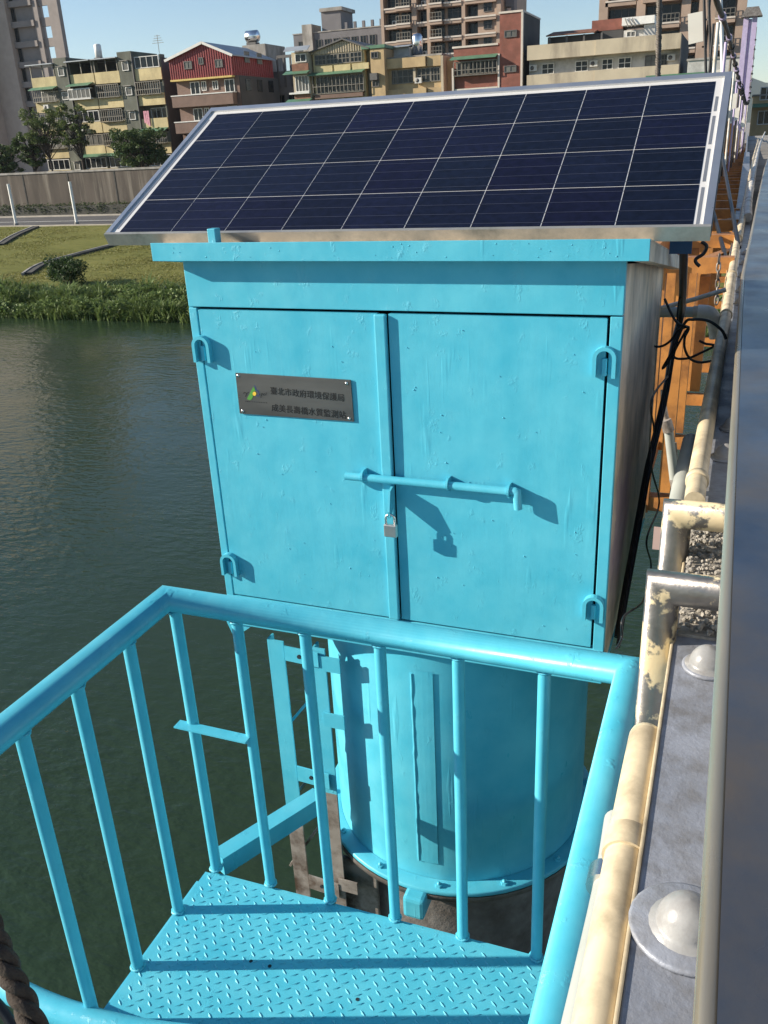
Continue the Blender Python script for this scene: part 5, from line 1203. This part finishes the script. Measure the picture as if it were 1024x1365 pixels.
k = tr_.z; MB().add([(tl.x-.55, Yt_-.5, k), (tl.x+.6, Yt_-.5, k), (tl.x+.6, Yt_+.5, k), (tl.x-.55, Yt_+.5, k), (tl.x-.3, Yt_-.3, k+.5), (tl.x+.35, Yt_-.3, k+.5), (tl.x+.35, Yt_+.3, k+.5), (tl.x-.3, Yt_+.3, k+.5)], [(3, 2, 1, 0), (4, 5, 6, 7), (0, 1, 5, 4), (1, 2, 6, 5), (2, 3, 7, 6), (3, 0, 4, 7)]).build('tower_cap', 'rust', pt)
# hanging white boards
def board(q4, Y, lb):
    c = [pl(*k, 1, Y) for k in q4]; vs = [(p.x, Y-.01, p.z) for p in c]+[(p.x, Y+.01, p.z) for p in c]
    o = MB().add(vs, [(0, 1, 2, 3), (7, 6, 5, 4), (0, 4, 5, 1), (1, 5, 6, 2), (2, 6, 7, 3), (3, 7, 4, 0)]).build('hanging_board', 'white_board'); tag(o, lb, 'board')
board(((917, 19), (936.6, 15), (937.5, 55), (918, 59.5)), 5.0, 'largest blank off white board hanging from the bridge ropes, top right')
board(((974, 126), (983, 124), (981, 144), (971, 148)), 11, 'blank white board just right of the solar panel corner')
board(((977.5, 146), (985, 143), (985, 158), (979, 162)), 13, 'small blank white board below the one by the solar panel corner')
board(((987, 166), (992, 152), (993, 168), (990, 172)), 18, 'smallest far white board low on the bridge hangers')
board(((951, 95), (961, 92), (961, 99), (951, 101)), 9, 'white plate peeping over the right corner of the solar panel')
# ropes
tag(rope('wire_rope', [pl(879.5, -40, 1, 2.2), pl(878.5, 40, 1, 2.2), pl(876, 140, 1, 2.2)], .0115, 'rope', 22), 'thick twisted wire rope hanging before the cream building', 'rope')
for (a, b, lb) in (((938, -30), (942, 130), 'left one of two thin dark ropes beside the large white board'), ((944, -30), (949, 130), 'right one of two thin dark ropes beside the large white board')):
    o = MB().tube([pl(*a, 1, 5.3), pl(*b, 1, 5.3)], .0095, 8).build('thin_rope', 'cable_black'); tag(o, lb, 'rope')
o = MB().tube([pl(960, -30, 1, 7), pl(964, 120, 1, 7)], .016, 8).build('white_hanger', 'whitepaint'); tag(o, 'white hanger rod with dark bands beside the main cable', 'rod')

# ================================================================== THINGS BY THE CABINET'S RIGHT SIDE
def cable(label, pts, r, m='cable_black', name='black_cable'):
    o = MB().tube(smoothpts(pts, 8), r, 10).build(name, m); return tag(o, label, 'cable')
def cp_(l, x=None, y=None): return [pl(a, b, 0, x) if x is not None else pl(a, b, 1, y) for a, b in l]
bundle = [pl(a, b, 0, W+k) for a, b, k in ((912, 322, .09), (911, 360, .08), (910, 395, .07), (908, 420, .06), (897, 465, .045), (888, 520, .04), (877, 570, .035), (864, 625, .03), (854, 680, .025), (843, 740, .02), (832, 800, .016), (824, 850, .014))]
cable('thick black cable bundle running down the right side of the cyan cabinet', bundle, .0115)
cable('second black cable beside the thick bundle on the cabinet side', [p+Vector((.006, -.05, 0)) for p in bundle[4:]], .006)
cable('thin black cable hanging loose over the water right of the cabinet', [pl(a, b, 0, W+.06) for a, b in ((890, 502), (872, 525), (868, 548), (872, 575), (868, 620), (878, 660), (877, 680), (862, 720), (868, 755), (858, 800), (832, 822), (829, 850), (822, 864))], .0028)
cable('black cable loop tangled beside the cabinet, the widest loop', cp_([(897, 468), (884, 490), (893, 478), (912, 432), (925, 426), (945, 428), (962, 440), (968, 452)], y=.9), .0045)
cable('thin black cable loop hanging low to the conduit', cp_([(886, 398), (896, 420), (905, 432), (918, 437), (913, 450), (913, 465), (920, 478), (933, 483), (950, 481)], y=.95), .004)
cable('thin black cable crossing to the conduit above the low loop', cp_([(866, 460), (880, 462), (893, 455), (905, 440), (918, 436), (912, 445), (898, 474), (915, 478), (935, 470), (952, 461), (940, 458), (932, 454)], y=1.0), .004)
cable('thin vertical black wire beside the cable bundle under the lid', cp_([(909, 370), (906, 395), (903, 420), (904, 435)], y=1.0), .003)
cable('short black hook of cable under the right end of the solar panel', cp_([(935, 322), (942, 328), (938, 338), (928, 345), (928, 350), (933, 355)], y=.7), .005)
# white pipes
o = MB().tube([pl(880, 411, 1, 1.3), pl(925, 399, 1, 1.3), pl(968, 386, 1, 1.3)], .008, 12).build('thin_pipe', 'pvc_white'); tag(o, 'thin white pipe slanting from the cabinet to the cream conduit', 'pipe')
t = thing('grey_drain_pipe', 'short grey plastic pipe with white elbow between the cabinet and the conduit', 'pipe', pl(880, 416, 1, 1.35))
MB().tube(cp_([(876, 416), (905, 416), (933, 416)], y=1.35), .019, 16).build('pipe', 'pvc', t)
MB().tube(smoothpts(cp_([(930, 416), (946, 418), (953, 432), (956, 450)], y=1.35), 6), .026, 16).build('elbow', 'pvc_white', t); MB().tube(cp_([(924, 416), (937, 416)], y=1.35), .022, 16).build('collar', 'pvc_white', t)
t = thing('turnbuckle', 'grey steel turnbuckle rod hanging beside the orange post below the cable', 'turnbuckle', pl(900, 650, 1, 1.9))
MB().tube(cp_([(884, 540), (889, 565)], y=1.9), .014, 10).build('threaded_end', 'steelgrey', t)
mb = MB(); a, b = pl(890, 562, 1, 1.9), pl(899, 640, 1, 1.9); MB().tube([a, b], .020, 12).build('sleeve', 'pvc', t); MB().tube([pl(899, 590, 1, 1.95), pl(904, 640, 1, 1.95)], .010, 10).build('side_rod', 'steelgrey', t)
MB().tube(cp_([(887, 560), (892, 575)], y=1.88), .025, 12).build('nut', 'steelgrey', t); MB().tube(cp_([(898, 638), (902, 655)], y=1.9), .02, 10).build('eye_end', 'steelgrey', t); MB().tube([pl(884, 520, 1, 1.9), pl(884, 541, 1, 1.9)], .011, 8).build('hook', 'cable_black', t)
o = MB()
tb_ = thing('chain_shackle', 'small hanging steel shackle and chain by the grey elbow', 'shackle', pl(957, 400, 1, 1.4))
for i in range(6):
    c = pl(958.5-.6*i, 345+i*11, 1, 1.4); pts = [c+Vector((.006*math.cos(t)*(1 if i % 2 else .3), .006*math.cos(t)*(0 if i % 2 else .9), .017*math.sin(t))) for t in [k*math.pi/6 for k in range(13)]]
    MB().tube(pts, .0028, 6, caps=False).build('link', 'steelgrey', tb_)
# rope and cable at the lower left, close to the camera
def near(l, w_): return [CAM+ray(a, b)*w_ for a, b in l]
tag(rope('grimy_rope', near([(-34, 1150), (-16, 1225), (10, 1290), (36, 1345), (68, 1425)], 1.0), .0115, 'rope_brown', 3), 'grimy brown twisted rope crossing the lower left corner', 'rope')
cable('thin black cable at the bottom left corner before the cyan kick rail', near([(-20, 1322), (2, 1345), (22, 1375), (40, 1410)], 1.2), .006)

Y = 118.0
lh = house('low_tan_house', 'low tan house at the far end of the bridge, right of the lilac tower', Y, X(1004, 130, Y), X(1004, 130, Y)+16, Z(1012, 128, Y), GZ, 9, 'ochre')
for i in range(6): window(lh, ORG[lh.name].x-7.3+i*2.5, ORG[lh.name].x-5.9+i*2.5, GZ+3.0, GZ+4.5, Y, 'frame_white', 'glassdark', 1); window(lh, ORG[lh.name].x-7.3+i*2.5, ORG[lh.name].x-5.9+i*2.5, GZ+5.6, GZ+7.0, Y, 'frame_white', 'glassdark', 1)
awning(lh, ORG[lh.name].x-8, ORG[lh.name].x+2, GZ+5.2, Y, 'greenawning', 1.2)
# ------------------------------------------------------------------ air between here and the hills
hz = bpy.data.materials.new('air'); hz.use_nodes = True; n = hz.node_tree.nodes; n.remove(n['Principled BSDF'])
pv = n.new('ShaderNodeVolumePrincipled'); pv.inputs['Color'].default_value = (.80, .90, 1, 1); pv.inputs['Density'].default_value = .00007; pv.inputs['Anisotropy'].default_value = .2
hz.node_tree.links.new(pv.outputs[0], n['Material Output'].inputs['Volume'])
MB().box(-2600, 3000, -900, 4600, -11.2, 320).build('haze', hz)['kind'] = 'stuff'
